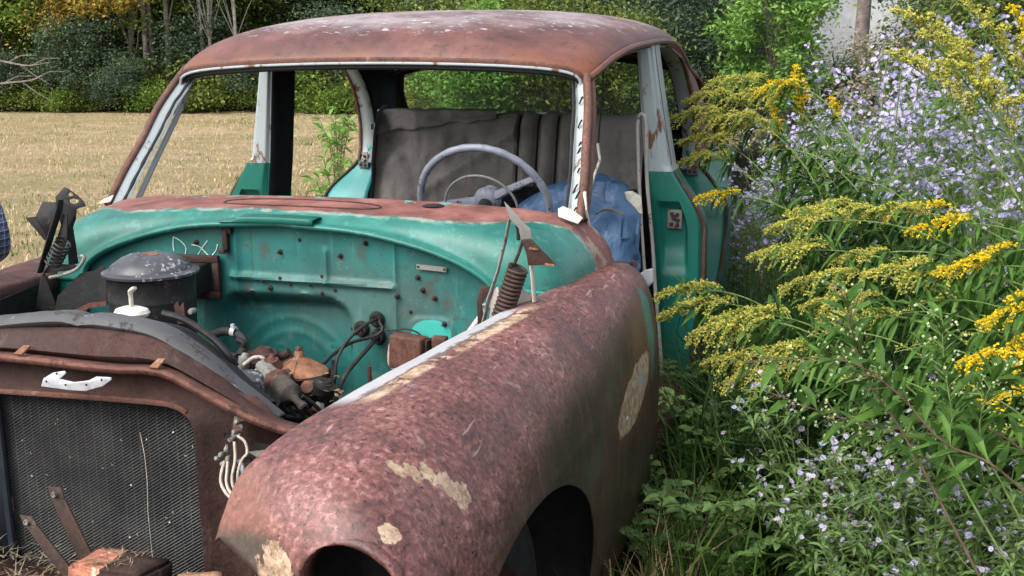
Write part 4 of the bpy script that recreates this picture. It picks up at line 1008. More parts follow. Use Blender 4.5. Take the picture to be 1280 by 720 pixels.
# ---------------------------------------------------------------- hood hinges
def spring_coil(a, b, rad, turns, wire, name, mat, parent):
    a, b = Vector(a), Vector(b); ax = (b-a).normalized(); u = ax.orthogonal().normalized(); w_ = ax.cross(u); n = turns*14
    mb = MB(); mb.tube([lerp(a, b, i/n)+(u*math.cos(2*math.pi*i/14)+w_*math.sin(2*math.pi*i/14))*rad for i in range(n+1)], wire, 6); return mb.build(name, mat, parent)
HY = -.50
def pl(parent, name, pts, mat, y=HY, th=.004):
    mb = MB(); mb.plate([at(a[0], a[1], y=(a[2] if len(a) > 2 else y)) for a in pts], th); return mb.build(name, mat, parent, bevel=.001)
def bar(parent, name, pts, r_, mat, y=HY, flat=.5):
    mb = MB(); mb.tube([at(a[0], a[1], y=(a[2] if len(a) > 2 else y)) for a in pts], r_, 8, flat=flat); return mb.build(name, mat, parent)
hl = pl(CAR, 'hood_hinge', [(44, 387), (51, 345), (60, 332), (75, 285), (78, 268), (84, 268), (84, 300), (72, 330), (93, 331), (94, 337), (55, 342), (72, 388)], M['black'])
pl(hl, 'hinge_plate', [(69, 246), (80, 234), (84.5, 235.8), (87, 240), (84, 243.5), (86, 245.5), (91, 244.5), (91, 241.5), (87, 240), (84.5, 235.8), (97, 245), (99, 250), (92, 248), (86, 250), (87, 253.5), (93, 255), (98, 253), (99, 250), (97, 245), (104, 252), (107, 258), (98, 260), (95, 262), (94, 275), (90, 284), (92, 290), (80, 292), (72, 270)], M['black'], HY+.03)
pl(hl, 'hinge_wing', [(31, 272), (44, 271), (53, 252), (69, 253), (72, 262), (60, 300), (55, 300)], M['black'], HY+.02)
pl(hl, 'hinge_wing', [(31, 272), (44, 271), (60, 298), (56, 301)], M['black_dull'], HY-.01)
bar(hl, 'hinge_arm', [(76, 249), (74, 262), (62, 300), (50, 340)], [.011, .012, .013, .012], M['black'], HY-.01)
bar(hl, 'hinge_link', [(94, 268), (88, 285), (90, 310), (92, 330)], [.005, .010, .016, .018], M['black_dull'], HY+.02)
spring_coil(at(80, 302, y=HY-.02), at(66, 329, y=HY-.02), .020, 6, .0032, 'hinge_spring', M['black'], hl)
hr = bar(CAR, 'hood_hinge', [(637, 273), (632, 300), (622, 340), (611, 372), (603, 408)], [.0075, .008, .008, .009, .009], M['steel'], HY)
pl(hr, 'hinge_bracket', [(630, 252), (640, 262), (652, 276), (663, 286), (665, 298), (651, 300), (648, 285), (637, 274), (633, 262)], M['steel'], HY-.015)
pl(hr, 'hinge_plate', [(651, 300), (664, 299), (695, 331), (660, 332), (658, 318)], M['rust_dark'], HY-.02)
for (px, py) in ((667, 311), (687, 331)):
    p = at(px, py, y=HY-.026); mb = MB(); mb.box(p, (.011, .001, .0025), Matrix.Rotation(.1, 3, 'Y')); mb.build('plate_slot', M['rust_light'], hr)
bar(hr, 'hinge_link', [(665, 298), (660, 312), (664, 330), (666, 352), (668, 377)], [.005, .006, .009, .009, .010], M['strip'], HY+.0)
bar(hr, 'hinge_rod', [(654, 300), (648, 318), (642, 332)], .004, M['rust_dark'], HY+.01, 1)
bar(hr, 'hinge_rod', [(636, 272), (645, 276), (648, 288), (648, 300)], .005, M['black_dull'], HY+.01, 1)
spring_coil(at(648, 334, y=HY), at(626, 400, y=HY), .0225, 13, .0042, 'hinge_spring', M['spring'], hr)
mb = MB(); mb.tube([at(647, 336, y=HY), at(626, 400, y=HY)], .018, 12); mb.build('spring_core', M['black_dull'], hr)
pl(hr, 'hinge_back', [(648, 360), (655, 362), (664, 368), (663, 378), (640, 395), (630, 402)], M['strip'], HY+.05)
pl(hr, 'hinge_mount', [(602, 357), (612, 358), (617, 364), (613, 378), (606, 372), (602, 384), (606, 400), (597, 408), (596, 378)], M['rust_dark'], HY+.02)
pl(hr, 'hinge_foot', [(617, 362), (622, 358), (625, 368), (622, 386), (617, 402), (610, 404), (613, 385), (602, 381), (614, 374)], M['strip'], HY)
mb = MB(); q0, q1 = at(607, 388, y=HY+.03), at(585, 418, y=HY+.03)
mb.tube([lerp(q0, q1, i/40) for i in range(41)], [.0075+.0015*(i % 2) for i in range(41)], 9); mb.build('ribbed_conduit', M['chrome'], hr)

# ---------------------------------------------------------------- cabin
# rear bench: backrest with pleats on one half and a sagging cover on the other
def seat_y(x, z):
    t = (z-.62)/.6
    y = 1.50+.15*t
    if x > .08:
        y -= .055*(1-abs(math.cos((x-.085)/.083*math.pi))**3) if x < .335 else .045
    y += .05*max(0, (z-1.17)/.05)**2*.5
    if x < .08:
        y += .02*mnoise.noise(Vector((x*7+z*4, z*4, 1)))+.010*mnoise.noise(Vector((x*22, z*16, 5)))-.014*(1-abs(mnoise.noise(Vector((x*5+z*3.5, z*3-x*2, 9)))))**3
        d = abs((z-.98)-(x+.02)*.62-.12); y -= .022*math.exp(-(d/.026)**2)*sstep(-.5, -.2, x)
    return y+.004*mnoise.noise(Vector((x*18, z*14, 2)))
g = []
for j in range(60):
    v = j/59; row = []
    for i in range(150):
        x = lerp(-.545, .62, i/149); top = 1.225+.012*mnoise.noise(Vector((x*9, 0, 0)))+(.01*math.sin((x-.085)/.083*math.pi)**2 if .08 < x < .34 else 0)-.03*sstep(-.42, -.55, x)
        if v < .75: z = lerp(.60, top, v/.75); y = seat_y(x, z)
        else:
            u = (v-.75)/.25; z = top+.012*math.sin(u*math.pi)-.03*u*u; y = seat_y(x, top)+.13*u
        row.append(Vector((x, y, z)))
    g.append(row)
mb = MB(); mb.grid(g); bs = mb.build('rear_seat', M['seat'], CAR)
for k in range(4):
    x = .085+.083*k; mb = MB(); mb.tube([Vector((x, seat_y(x, z)-.003, z)) for z in [.75+.47*i/20 for i in range(21)]], .0045, 6); mb.build('pleat_shade', M['interior'], bs)  # dark tubes laid in the grooves as painted shade between pleats
# torn cover folded over the far top corner
g = []
for j in range(16):
    v = j/15; row = []
    for i in range(50):
        x = lerp(-.56, -.02, i/49); low = .10-.07*(i/49)+.025*mnoise.noise(Vector((x*12, 2, 0)))
        z = 1.243-low*max(0, v-.3)/.7+.008*mnoise.noise(Vector((x*20, v*4, 0))); y = (seat_y(x, min(z, 1.22))-.012-.014*abs(mnoise.noise(Vector((x*14, v*3, 8)))))+max(0, .3-v)*.35
        row.append(Vector((x, y, z)))
    g.append(row)
mb = MB(); mb.grid(g); cv = mb.build('seat_cover_flap', M['seat'], bs); solid(cv, .003)
g = [[Vector((x+.0, y+.01*math.sin(z*30+x*20), z+(.0 if x < -.55 else -.12*(x+.55)/.05))) for (x, y) in ((-.56, 1.76), (-.55, 1.68), (-.54, 1.60), (-.525, 1.54))] for z in (1.26, 1.2, 1.1, 1.0, .9, .7)]
for k, r_ in enumerate(g):
    for p in r_: p.x -= .03*k/5; p.y -= .03*k/5
mb = MB(); mb.grid(g); mb.build('seat_side_cloth', M['seat'], bs)
mb = MB(); mb.box((0, 1.30, .66), (.60, .30, .10)); mb.build('rear_cushion', M['interior'], bs, bevel=.04)
mb = MB(); mb.box((0, 2.02, 1.165), (.62, .30, .012)); mb.build('parcel_shelf', M['interior'], CAR)
# front bench, blue vinyl, knocked askew
g = []
for i in range(60):
    u = (lerp(.33, .752, i/59)-.10)/.652; x = lerp(.10, .752, u); top = .835+.40*u-.16*max(0, u-.5)-.35*max(0, u-.72); top -= .10*sstep(.86, 1.0, u)**2
    row = []
    endk = 1-.75*sstep(.93, 1, u)**2
    for k in range(26):
        a = k/25
        if a < .45: z = lerp(.58, top-.035, a/.45); y = .70+.05*(a/.45)-.006*abs(math.sin(x/.045*math.pi))*(1-sstep(.72, .76, u))
        elif a < .62: b = (a-.45)/.17*math.pi; z = top-.035+.035*math.sin(b); y = .75+.075*(1-math.cos(b))*.9
        else: z = lerp(top-.035, .58, (a-.62)/.38); y = .885+.03*(a-.62)
        y = .80+(y-.80)*endk
        w_ = mnoise.noise(Vector((x*12, y*10, z*11)))
        w2_ = (1-abs(mnoise.noise(Vector((x*13, y*5+z*6, z*15)))))**5; row.append(Vector((x+(.0 if u < .9 else .018*w_)-.012*w2_*(u > .7), y+.012*w_+.016*w2_, z+.006*w_-.010*(1-abs(mnoise.noise(Vector((x*9+z*5, y*6, z*9)))))**8)))
    g.append(row)
mb = MB(); mb.grid(g); mb.grid([g[-1], [lerp(p, Vector((.752, .80, .8)), .7) for p in g[-1]], [Vector((.752, .80, .8))]*26]); fs_ = mb.build('front_seat', M['vinyl'], CAR)
for pts in ([(762, 222), (758, 238), (756, 252), (742, 253)], [(735, 237), (752, 229), (770, 226), (786, 233)], [(765, 306), (775, 300), (788, 298)]):
    mb = MB(); q = spline([at(px, py, y=.79 if py < 260 else .74) for px, py in pts], 14); mb.tube(q, .0035, 6); mb.build('seat_seam', M['vinyl_dark'], fs_)
g = []
for j in range(18):
    a = math.pi*2*j/17; row = []
    for i in range(12):
        x = lerp(.15, .79, i/11); k = 1-.5*sstep(.8, 1, i/11)**2
        row.append(Vector((x, .52+.24*k*math.copysign(abs(math.cos(a))**.6, math.cos(a)), .735+.085*k*math.copysign(abs(math.sin(a))**.7, math.sin(a))+.01*mnoise.noise(Vector((x*9, a, 0))))))
    g.append(row)
mb = MB(); mb.grid(g); mb.grid([[r_[-1] for r_ in g], [Vector((.795, .52, .73))]*18]); fc = mb.build('seat_cushion', M['vinyl_dark'], fs_)
mb = MB(); mb.tube(spline([(.70, .70, .795), (.745, .66, .80), (.775, .60, .815), (.79, .55, .82)], 14), .008, 8); mb.build('cushion_piping', M['rust_dark'], fs_)
mb = MB(); mb.tube([at(px, py, y=.70) for px, py in spline([(744, 267), (757, 262), (768, 263), (778, 268)], 12)], .007, 8, flat=.5); mb.build('vinyl_tear', simple('olive_foam', (.12, .10, .035), .9), fs_)
# steering wheel
wc = at(606, 257, y=.415); wn = Vector((0, math.cos(R(26)), math.sin(R(26)))); wu = Vector((1, 0, 0)); wv = wn.cross(wu)*-1
if wv.z < 0: wv = -wv
ring = [wc+(wu*math.cos(2*math.pi*k/72)+wv*math.sin(2*math.pi*k/72))*.213 for k in range(73)]
mb = MB(); mb.tube(ring, [.0112+.0012*(abs(math.sin(k*1.05)) > .5) for k in range(73)], 12); sw = mb.build('steering_wheel', M['wheel_grey'], CAR)
mb = MB(); mb.lathe([(0, -.022), (.022, -.020), (.038, -.014), (.044, -.004), (.044, .01), (.030, .02), (.026, .05)], wc-wn*-.03, 28, axis=wn); mb.build('wheel_hub', M['wheel_grey'], sw)
for a in (R(31), R(184), R(278)):
    d = wu*math.cos(a)+wv*math.sin(a); mb = MB(); mb.tube(spline([wc+d*.03+wn*.03, wc+d*.10+wn*.022, wc+d*.17+wn*.008, wc+d*.208], 12), [.013, .012, .011, .010, .0095, .009, .009, .0085, .0085, .0085, .009, .011], 8, flat=1.3); mb.build('wheel_spoke', M['wheel_grey'], sw)
mb = MB(); mb.tube([wc+wn*.005+Vector((-.012, 0, -.01))+(wu*math.cos(2*math.pi*k/60)+wv*math.sin(2*math.pi*k/60))*.120 for k in range(61)], .0042, 8); mb.build('horn_ring', M['steel'], sw)
mb = MB(); mb.tube([wc+wn*.03, wc-wn*.40-Vector((0, .0, .02))], .022, 12); mb.build('steering_column', M['black'], sw)

# wires hanging in the door opening
bar(CAR, 'hanging_cord', [(754, 83, .55), (754, 100, .56), (752, 130, .57), (750, 152, .58), (748, 178, .6)], .0028, M['black'], flat=1)
p = at(754, 82, y=.55); mb = MB(); mb.lathe([(0, .012), (.007, .010), (.008, -.01), (.004, -.018)], p, 10); mb.build('cord_grip', M['black'], CAR)
bar(CAR, 'trim_cord', [(747, 180, .5), (750, 200, .45), (742, 222, .4), (737, 240, .3), (731, 262, .2)], .0045, M['strip'], flat=1)
mb = MB(); mb.tube([at(px, py, y=yy) for px, py, yy in ((731, 240, .02), (732, 262, .0), (737, 285, .02), (738, 300, .05))], .005, 7); mb.build('trim_cord', M['cream'], CAR)

# ---------------------------------------------------------------- loose things in and on the car
def ribbon(name, pts, w_, mat, label, cat, th=.006):
    q = spline([at(a[0], a[1], y=a[2]) for a in pts], 40); mb = MB(); mb.tube(q, [w_*(1+.12*mnoise.noise(p*20)) for p in q], 8, flat=.45); o = mb.build(name, mat, None); return tag(o, label, cat)
ribbon('window_channel', [(798, 150, .90), (797, 165, .89), (800, 250, .87), (805, 330, .85), (808, 372, .84)], .0125, M['strip'], 'front one of two pale window channel strips leaning in the driver door opening', 'window channel')
ribbon('window_channel', [(797, 147, .915), (802, 142, .92), (807, 150, .92), (808, 180, .92), (809, 230, .91), (816, 310, .90), (819, 360, .89), (825, 430, .87), (828, 485, .86)], .0125, M['strip'], 'hook-topped pale window channel strip, rear one of two leaning in the driver door opening', 'window channel')
# black plastic sheet on the seat
g = []
rng = random.Random(2)
for j in range(40):
    row = []
    for i in range(70):
        u, v = i/69, j/39; x = lerp(-.12, .62, u); y = lerp(1.0, 1.46, v)
        z = .80+.14*sstep(0, .75, v)*(.55+.45*sstep(0, .4, u))+.05*mnoise.noise(Vector((u*5, v*4, 0)))+.03*abs(mnoise.noise(Vector((u*10+v*6, v*3-u*4, 4))))+.015*mnoise.noise(Vector((u*26, v*20, 1)))
        row.append(Vector((x, y, z)))
    g.append(row)
mb = MB(); mb.grid(g); o = mb.build('plastic_sheet', simple('black_plastic', (.014, .015, .018), .32, var=.5, scale=6, bump=.3, bd=.01), None); solid(o, .002); tag(o, 'crumpled black plastic sheet lying on the rear seat cushion', 'plastic sheet')
c = at(690, 133, y=1.98)
mb = MB(); mb.lathe([(0, .03), (.08, .028), (.115, .012), (.15, .010), (.165, .022), (.175, .020), (.178, .006), (.165, -.006), (0, -.01)], Vector((c.x, c.y, 1.188)), 48); o = mb.build('black_disc', simple('glossy_black', (.008, .008, .009), .3), None); tag(o, 'round black disc lying flat on the rear parcel shelf', 'disc')
q = [at(px, py, y=.80) for px, py in ((776, 240), (790, 239), (801, 246), (803, 268), (796, 266), (793, 274), (787, 278), (783, 262))]
mb = MB(); mb.plate(q, .012); o = mb.build('foam_scrap', M['cream'], None, bevel=.003); tag(o, 'torn scrap of white foam caught on top of the blue seat', 'foam scrap')
mb = MB(); mb.plate([at(px, py, y=.66) for px, py in ((795, 345), (806, 338), (816, 336), (818, 352), (808, 362), (797, 358))], .02); o = mb.build('rag', simple('grey_rag', (.30, .31, .33), .9), None, bevel=.005); tag(o, 'crumpled grey rag beside the blue seat cushion', 'rag')
# bricks in front of the radiator
def rough_block(name, c, h, rz, mats, split, label, seed):
    bm = bmesh.new(); bmesh.ops.create_cube(bm, size=2)
    bmesh.ops.scale(bm, vec=h, verts=bm.verts); bmesh.ops.bevel(bm, geom=bm.edges, offset=.008, segments=2, affect='EDGES'); bmesh.ops.subdivide_edges(bm, edges=bm.edges, cuts=4, use_grid_fill=True)
    for v in bm.verts: v.co += Vector([mnoise.noise(v.co*18+Vector((seed+k*7, 0, 0))) for k in range(3)])*.0075
    me = bpy.data.meshes.new(name); bm.to_mesh(me); bm.free(); o = link(name, me)
    for m_ in mats: me.materials.append(m_)
    for p in me.polygons: p.material_index = 1 if len(mats) > 1 and p.center.x > split+.006*mnoise.noise(p.center*40) else 0
    o.location = c; o.rotation_euler = (0, 0, rz); return tag(o, label, 'brick')
brk = rusty('fired_clay', (.40, .155, .098), 16, .9, .4); brd = rusty('sooty_clay', (.042, .022, .017), 16, .9)
bc = at(140, 722, y=-1.39); rough_block('brick', (bc.x-.004, -1.355, .512), (.084, .05, .055), R(-4), [brk, brd], -.02, 'brick with an orange half and a dark sooty half, lying below the radiator', 2)
bc = at(238, 735, y=-1.40); rough_block('brick', (bc.x-.004, -1.365, .502), (.05, .045, .048), R(25), [rusty('pale_clay', (.36, .20, .125), 18, .9, .5)], 9, 'broken pale orange brick end, right of the two-tone brick', 9)
# dry litter beside the bricks
mb = MB(); rng = random.Random(12)
for k in range(900):
    x = rng.uniform(-.42, .40); p = Vector((x, rng.uniform(-1.46, -1.18), .442+(.055 if x < .02 else .012)*rng.random())); a = rng.uniform(0, 6.28); l = rng.uniform(.02, .06); d = Vector((math.cos(a), math.sin(a), rng.uniform(-.1, .5)))*l; w_ = Vector((-math.sin(a), math.cos(a), 0))*.0018
    mb.add([p-w_, p+w_, p+d], [(0, 1, 2)])
o = mb.build('dry_grass', simple('dry_grass_litter', (.20, .155, .095), .9, scale=50), None); tag(o, 'dry grass litter caught below the radiator', 'grass', kind='stuff')

mb = MB(); rng = random.Random(31)
for k in range(60):
    p = Vector((rng.uniform(.12, .20), rng.uniform(-1.39, -1.31), .567+.004*rng.random())); a = rng.uniform(0, 6.28); l = rng.uniform(.01, .04); d = Vector((math.cos(a), math.sin(a), rng.uniform(-.05, .25)))*l; w_ = Vector((-math.sin(a), math.cos(a), 0))*.0014
    mb.add([p-w_, p+w_, p+d], [(0, 1, 2)])
tag(mb.build('dry_litter', bpy.data.materials['dry_grass_litter'], None), 'dry grass bits lying on top of the two-tone brick', 'grass', kind='stuff')
# ---------------------------------------------------------------- vegetation tools
import numpy as np
NR = np.random.default_rng(11)
def quads_mesh(name, V):
    """V: (n, 4, 3) corner points of n separate leaf faces"""
    n, k = V.shape[:2]; me = bpy.data.meshes.new(name)
    me.vertices.add(n*k); me.vertices.foreach_set('co', V.reshape(-1).astype(np.float32))
    me.loops.add(n*k); me.loops.foreach_set('vertex_index', np.arange(n*k, dtype=np.int32))
    me.polygons.add(n); me.polygons.foreach_set('loop_start', np.arange(0, n*k, k, dtype=np.int32)); me.polygons.foreach_set('loop_total', np.full(n, k, dtype=np.int32))
    me.update(calc_edges=True); me.validate(); return me
def unit(a): return a/np.maximum(np.linalg.norm(a, axis=-1, keepdims=True), 1e-9)
def leaf_quads(P, size, aspect=.5, upbias=.5, D=None):
    """pointed leaf faces at points P"""
    n = len(P); nrm = NR.normal(size=(n, 3)); nrm[:, 2] = np.abs(nrm[:, 2])+upbias; nrm = unit(nrm)
    d = NR.normal(size=(n, 3)) if D is None else D+NR.normal(size=(n, 3))*.35
    d = unit(d-nrm*(d*nrm).sum(1, keepdims=True)); w = np.cross(nrm, d)
    s = (size*NR.uniform(.6, 1.3, n))[:, None]
    bend = -nrm*s*.12
    return np.stack([P, P+d*s*.45+w*s*aspect*.5+bend*-.6, P+d*s+bend, P+d*s*.45-w*s*aspect*.5+bend*-.6], 1)
def leaf_mat(name, stops, trans=.3, rough=.65, spec=.15, noise_scale=1.5):
    t = NT(name); g = t.n.new('ShaderNodeNewGeometry')
    f = t.math('ADD', t.math('MULTIPLY', g.outputs['Random Per Island'], .6), t.math('MULTIPLY', t.noise(noise_scale, 3), .5))
    c = t.ramp(f, stops)
    t.finish(c, rough, 0, spec=spec)
    tr = t.n.new('ShaderNodeBsdfTranslucent'); t.L(c, tr.inputs[0]); mx = t.n.new('ShaderNodeMixShader'); mx.inputs[0].default_value = trans
    t.L(t.b.outputs[0], mx.inputs[1]); t.L(tr.outputs[0], mx.inputs[2]); t.L(mx.outputs[0], t.out.inputs[0]); return t.mat
G = {}
G['leaf'] = leaf_mat('green_leaves', [(.15, (0.058, 0.110, 0.021)), (.45, (0.112, 0.193, 0.034)), (.75, (0.184, 0.275, 0.050)), (.95, (0.310, 0.341, 0.062))])
G['leaf_dark'] = leaf_mat('dark_leaves', [(.2, (0.046, 0.072, 0.046)), (.6, (0.086, 0.130, 0.077)), (.95, (0.150, 0.204, 0.110))], .2)
G['leaf_yellow'] = leaf_mat('yellowing_leaves', [(.15, (0.153, 0.171, 0.044)), (.40, (0.306, 0.257, 0.055)), (.70, (0.450, 0.314, 0.055)), (.95, (0.450, 0.237, 0.055))])
G['leaf_lime'] = leaf_mat('lime_leaves', [(.2, (0.126, 0.242, 0.053)), (.6, (0.213, 0.385, 0.087)), (.95, (0.320, 0.506, 0.124))], .35)
G['leaf_olive'] = leaf_mat('olive_leaves', [(.2, (0.078, 0.116, 0.027)), (.6, (0.145, 0.196, 0.043)), (.95, (0.252, 0.275, 0.062))], .25)
G['bark'] = simple('grey_bark', (.16, .135, .115), .9, scale=9, bump=.6, bd=.02)
G['bark_dark'] = simple('dark_bark', (.045, .036, .030), .9, scale=9, bump=.6, bd=.02)
G['bark_pale'] = simple('pale_bark', (.24, .22, .19), .8, scale=7, bump=.4, bd=.01)
G['herb'] = leaf_mat('herb_leaves', [(.15, (0.029, 0.077, 0.016)), (.5, (0.068, 0.154, 0.028)), (.8, (0.112, 0.220, 0.038)), (.97, (0.194, 0.297, 0.056))], .35, .55, .2, 6)
G['herb_dark'] = leaf_mat('dark_herb_leaves', [(.15, (0.019, 0.050, 0.015)), (.5, (0.041, 0.094, 0.025)), (.9, (0.078, 0.149, 0.037))], .3, .6, .15, 6)  # darker green for low growth and some of the stems
G['herb_grey'] = leaf_mat('greyish_leaves', [(.15, (0.073, 0.143, 0.046)), (.5, (0.136, 0.231, 0.074)), (.9, (0.213, 0.330, 0.105))], .3, .55, .2, 6)
G['stem'] = simple('green_stem', (.13, .19, .05), .6, scale=30)
G['stem_brown'] = simple('brown_stem', (.12, .075, .05), .7, scale=30)
G['gold'] = leaf_mat('bright_florets', [(.1, (.48, .34, .010)), (.5, (.70, .52, .015)), (.95, (.82, .64, .05))], .25, .7, .1, 20)
G['gold_olive'] = leaf_mat('olive_florets', [(.1, (0.232, 0.243, 0.053)), (.5, (0.427, 0.410, 0.075)), (.95, (0.634, 0.589, 0.135))], .25, .7, .1, 20)
G['petal'] = leaf_mat('lilac_petals', [(.1, (0.314, 0.276, 0.609)), (.5, (0.470, 0.425, 0.756)), (.95, (0.672, 0.632, 0.861))], .3, .6, .1, 5)
G['petal_pale'] = leaf_mat('pale_petals', [(.1, (0.403, 0.368, 0.640)), (.5, (0.521, 0.480, 0.760)), (.95, (0.638, 0.600, 0.840))], .3, .6, .1, 5)
G['disc'] = simple('yellow_disc', (.55, .38, .05), .7)
G['bud'] = simple('pale_bud', (.40, .46, .24), .7, scale=60)
G['grass'] = leaf_mat('grass_blades', [(.15, (0.017, 0.050, 0.007)), (.5, (0.039, 0.094, 0.012)), (.8, (0.073, 0.138, 0.019)), (.97, (0.194, 0.198, 0.043))], .3, .6, .15, 3)
G['straw'] = leaf_mat('straw_blades', [(.15, (0.300, 0.204, 0.109)), (.5, (0.525, 0.384, 0.230)), (.85, (0.688, 0.528, 0.333)), (.97, (0.250, 0.264, 0.092))], .2, .7, .2, 2)
G['dry'] = leaf_mat('dry_seedheads', [(.2, (.20, .15, .11)), (.8, (.36, .29, .23))], .2, .8, .1)

def crown_points(n, clumps, rx, rz, cz, seed, zpow=1., hollow=.35, spread=.26):
    r = np.random.default_rng(seed); c = unit(r.normal(size=(clumps, 3)))*(r.uniform(hollow, 1, (clumps, 1)))
    c *= np.array([rx, rx, rz]); c[:, 2] += cz
    wts = r.uniform(.3, 1.5, clumps); idx = r.choice(clumps, n, p=wts/wts.sum())
    s = spread*rx*r.uniform(.5, 1.3, clumps)[idx][:, None]
    return c[idx]+r.normal(size=(n, 3))*s*np.array([1, 1, .55]), c
def limb_mesh(name, trunk_pts, r0, r1, tips, mat, parent, seed, lr=.28):
    rng = random.Random(seed); mb = MB(); q = spline(trunk_pts, 14); mb.tube(q, [lerp(r0, r1, i/13)*(1.25 if i == 0 else 1) for i in range(14)], 9)
    for t in tips:
        t = Vector(t); k = rng.randint(3, 11); a = q[k]
        if t.z < a.z-.3: k = max(1, k-4); a = q[k]
        m_ = lerp(a, t, .5)+Vector((rng.uniform(-.1, .1), rng.uniform(-.1, .1), rng.uniform(.0, .15)))*(t-a).length
        rr_ = lerp(r0, r1, k/13)*lr; mb.tube(spline([a, m_, t], 7), [rr_*(1-.75*i/6) for i in range(7)], 5)
    return mb.build(name, mat, parent)
def make_tree(name, cat, h, rx, cz, rz, n, leafsize, lmat, bmat, seed, trunk=.12, clumps=40, aspect=.6, spread=.26, hollow=.35):
    t = empty(name, 'x y z w', cat); P, c = crown_points(n, clumps, rx, rz, cz, seed, hollow=hollow, spread=spread)
    P = P[P[:, 2] > .03]
    r = random.Random(seed); limb_mesh('trunk', [(0, 0, -.05), (r.uniform(-.1, .1), 0, h*.3), (r.uniform(-.25, .25), r.uniform(-.2, .2), h*.65), (r.uniform(-.3, .3), 0, h)], trunk, trunk*.3, [tuple(k) for k in c[::2]], bmat, t, seed)
    o = link('crown', quads_mesh('crown', leaf_quads(P, leafsize, aspect)), lmat, t, False)
    return t
def copy_thing(root, loc, rz=0, sc_=1., label=None, group=None):
    c = root.copy(); C.objects.link(c); c.location = loc; c.rotation_euler = (0, 0, rz); c.scale = (sc_,)*3
    if label: c['label'] = label
    if group: c['group'] = group
    for ch in root.children:
        d = ch.copy(); C.objects.link(d); d.parent = c
        for g_ in ch.children:
            e = g_.copy(); C.objects.link(e); e.parent = d
    return c
def pix(p):
    d = Vector(p)-CAM; k = d.dot(FW); return 640+F_*d.dot(RT)/k, 360-F_*d.dot(UP)/k, k
# ---------------------------------------------------------------- ground, field, far wood
def ground_mat():
    t = NT('ground'); P = t.sep(); a = t.noise(.35, 6, .6); b = t.noise(3.5, 8, .7); d = t.noise(22, 6, .75); st = t.noise(9, 7, .75, t.vec((1, 2.2, 1), rot=(0, 0, .35))); pt = t.noise(1.4, 6, .7, None, .6)
    straw = t.mix(t.rng(d, .3, .7), (.28, .21, .12), (.52, .405, .25))
    straw = t.mix(t.math('MULTIPLY', t.rng(st, .45, .68), .6), straw, (.52, .42, .285))
    green = t.mix(d, (.15, .155, .055), (.26, .25, .10))
    rows = t.noise(1.0, 5, .6, t.vec((.22, 1.5, 1), rot=(0, 0, -.15)))
    g = t.math('ADD', t.math('MULTIPLY', a, .36), t.math('ADD', t.math('MULTIPLY', t.math('ADD', b, pt), .26), t.math('MULTIPLY', rows, .28)))
    c = t.mix(t.math('MULTIPLY', t.rng(g, .50, .63), t.rng(d, .25, .55, .12, .62)), straw, green)
    c = t.mix(t.math('MULTIPLY', t.rng(t.noise(2.2, 7, .7, t.vec((1, 1, 1), (3, 8, 0))), .58, .7), .5), c, (.12, .085, .05))
    # bare dark soil under the rank growth on the near side of the car
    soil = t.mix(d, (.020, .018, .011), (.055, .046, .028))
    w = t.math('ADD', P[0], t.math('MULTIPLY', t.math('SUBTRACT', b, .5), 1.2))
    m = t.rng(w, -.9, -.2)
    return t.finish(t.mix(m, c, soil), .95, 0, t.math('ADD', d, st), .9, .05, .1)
mb = MB(); N = 60
xs = [-500, -120, -60]+[lerp(-40, 30, i/44) for i in range(45)]+[60, 120, 500]; ys = [-500, -100, -30]+[lerp(-12, 40, i/36) for i in range(37)]+[60, 120, 500]
def gz(x, y):
    r_ = math.hypot(x, y-1); return (.05*mnoise.noise(Vector((x*.35, y*.35, 0)))+.10*mnoise.noise(Vector((x*.09, y*.09, 4))))*sstep(2.5, 8, r_)
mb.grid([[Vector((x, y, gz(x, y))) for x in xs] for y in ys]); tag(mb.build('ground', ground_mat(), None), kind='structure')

# stubble and cut hay on the field
def blades(P, h, w, lean, mat, name):
    n = len(P); a = NR.uniform(0, 2*np.pi, n); d = np.stack([np.cos(a), np.sin(a), np.zeros(n)], 1); wv = np.stack([-np.sin(a), np.cos(a), np.zeros(n)], 1)*(w*NR.uniform(.6, 1.3, n))[:, None]
    H = (h*NR.uniform(.4, 1.25, n))[:, None]; L = (lean*NR.uniform(.1, 1.2, n))[:, None]; up = np.array([0, 0, 1.])
    p1 = P+up*H*.55+d*H*L*.25; p2 = P+up*H*(1-.25*np.minimum(L, 1.5))+d*H*L*.9
    V = np.concatenate([np.stack([P-wv, P+wv, p1+wv*.8, p1-wv*.8], 1), np.stack([p1-wv*.8, p1+wv*.8, p2+wv*.08, p2-wv*.08], 1)], 1).reshape(-1, 4, 3)
    return link(name, quads_mesh(name, V), mat, None, False)
n = 60000; r_ = NR.uniform(0, 1, n)**.9*25; th = NR.uniform(1.25, 2.75, n)
P = np.stack([-.6+np.cos(th)*r_, -.5+np.sin(th)*r_, np.zeros(n)], 1); P = P[(P[:, 0] < -1.15)]
P[:, 2] = [gz(x, y)-.01 for x, y in P[:, :2]]
o = blades(P, .07, .005, 2.2, G['straw'], 'stubble'); tag(o, 'cut straw stubble covering the mown field', 'stubble', kind='stuff')
k = NR.choice(len(P), 190); k = np.repeat(k, 34); Q = P[k]+NR.normal(size=(len(k), 3))*np.array([.16, .16, 0])
o = blades(Q, .075, .0045, 1.3, G['herb'], 'field_grass'); tag(o, 'green grass regrowing between the straw', 'grass', kind='stuff')

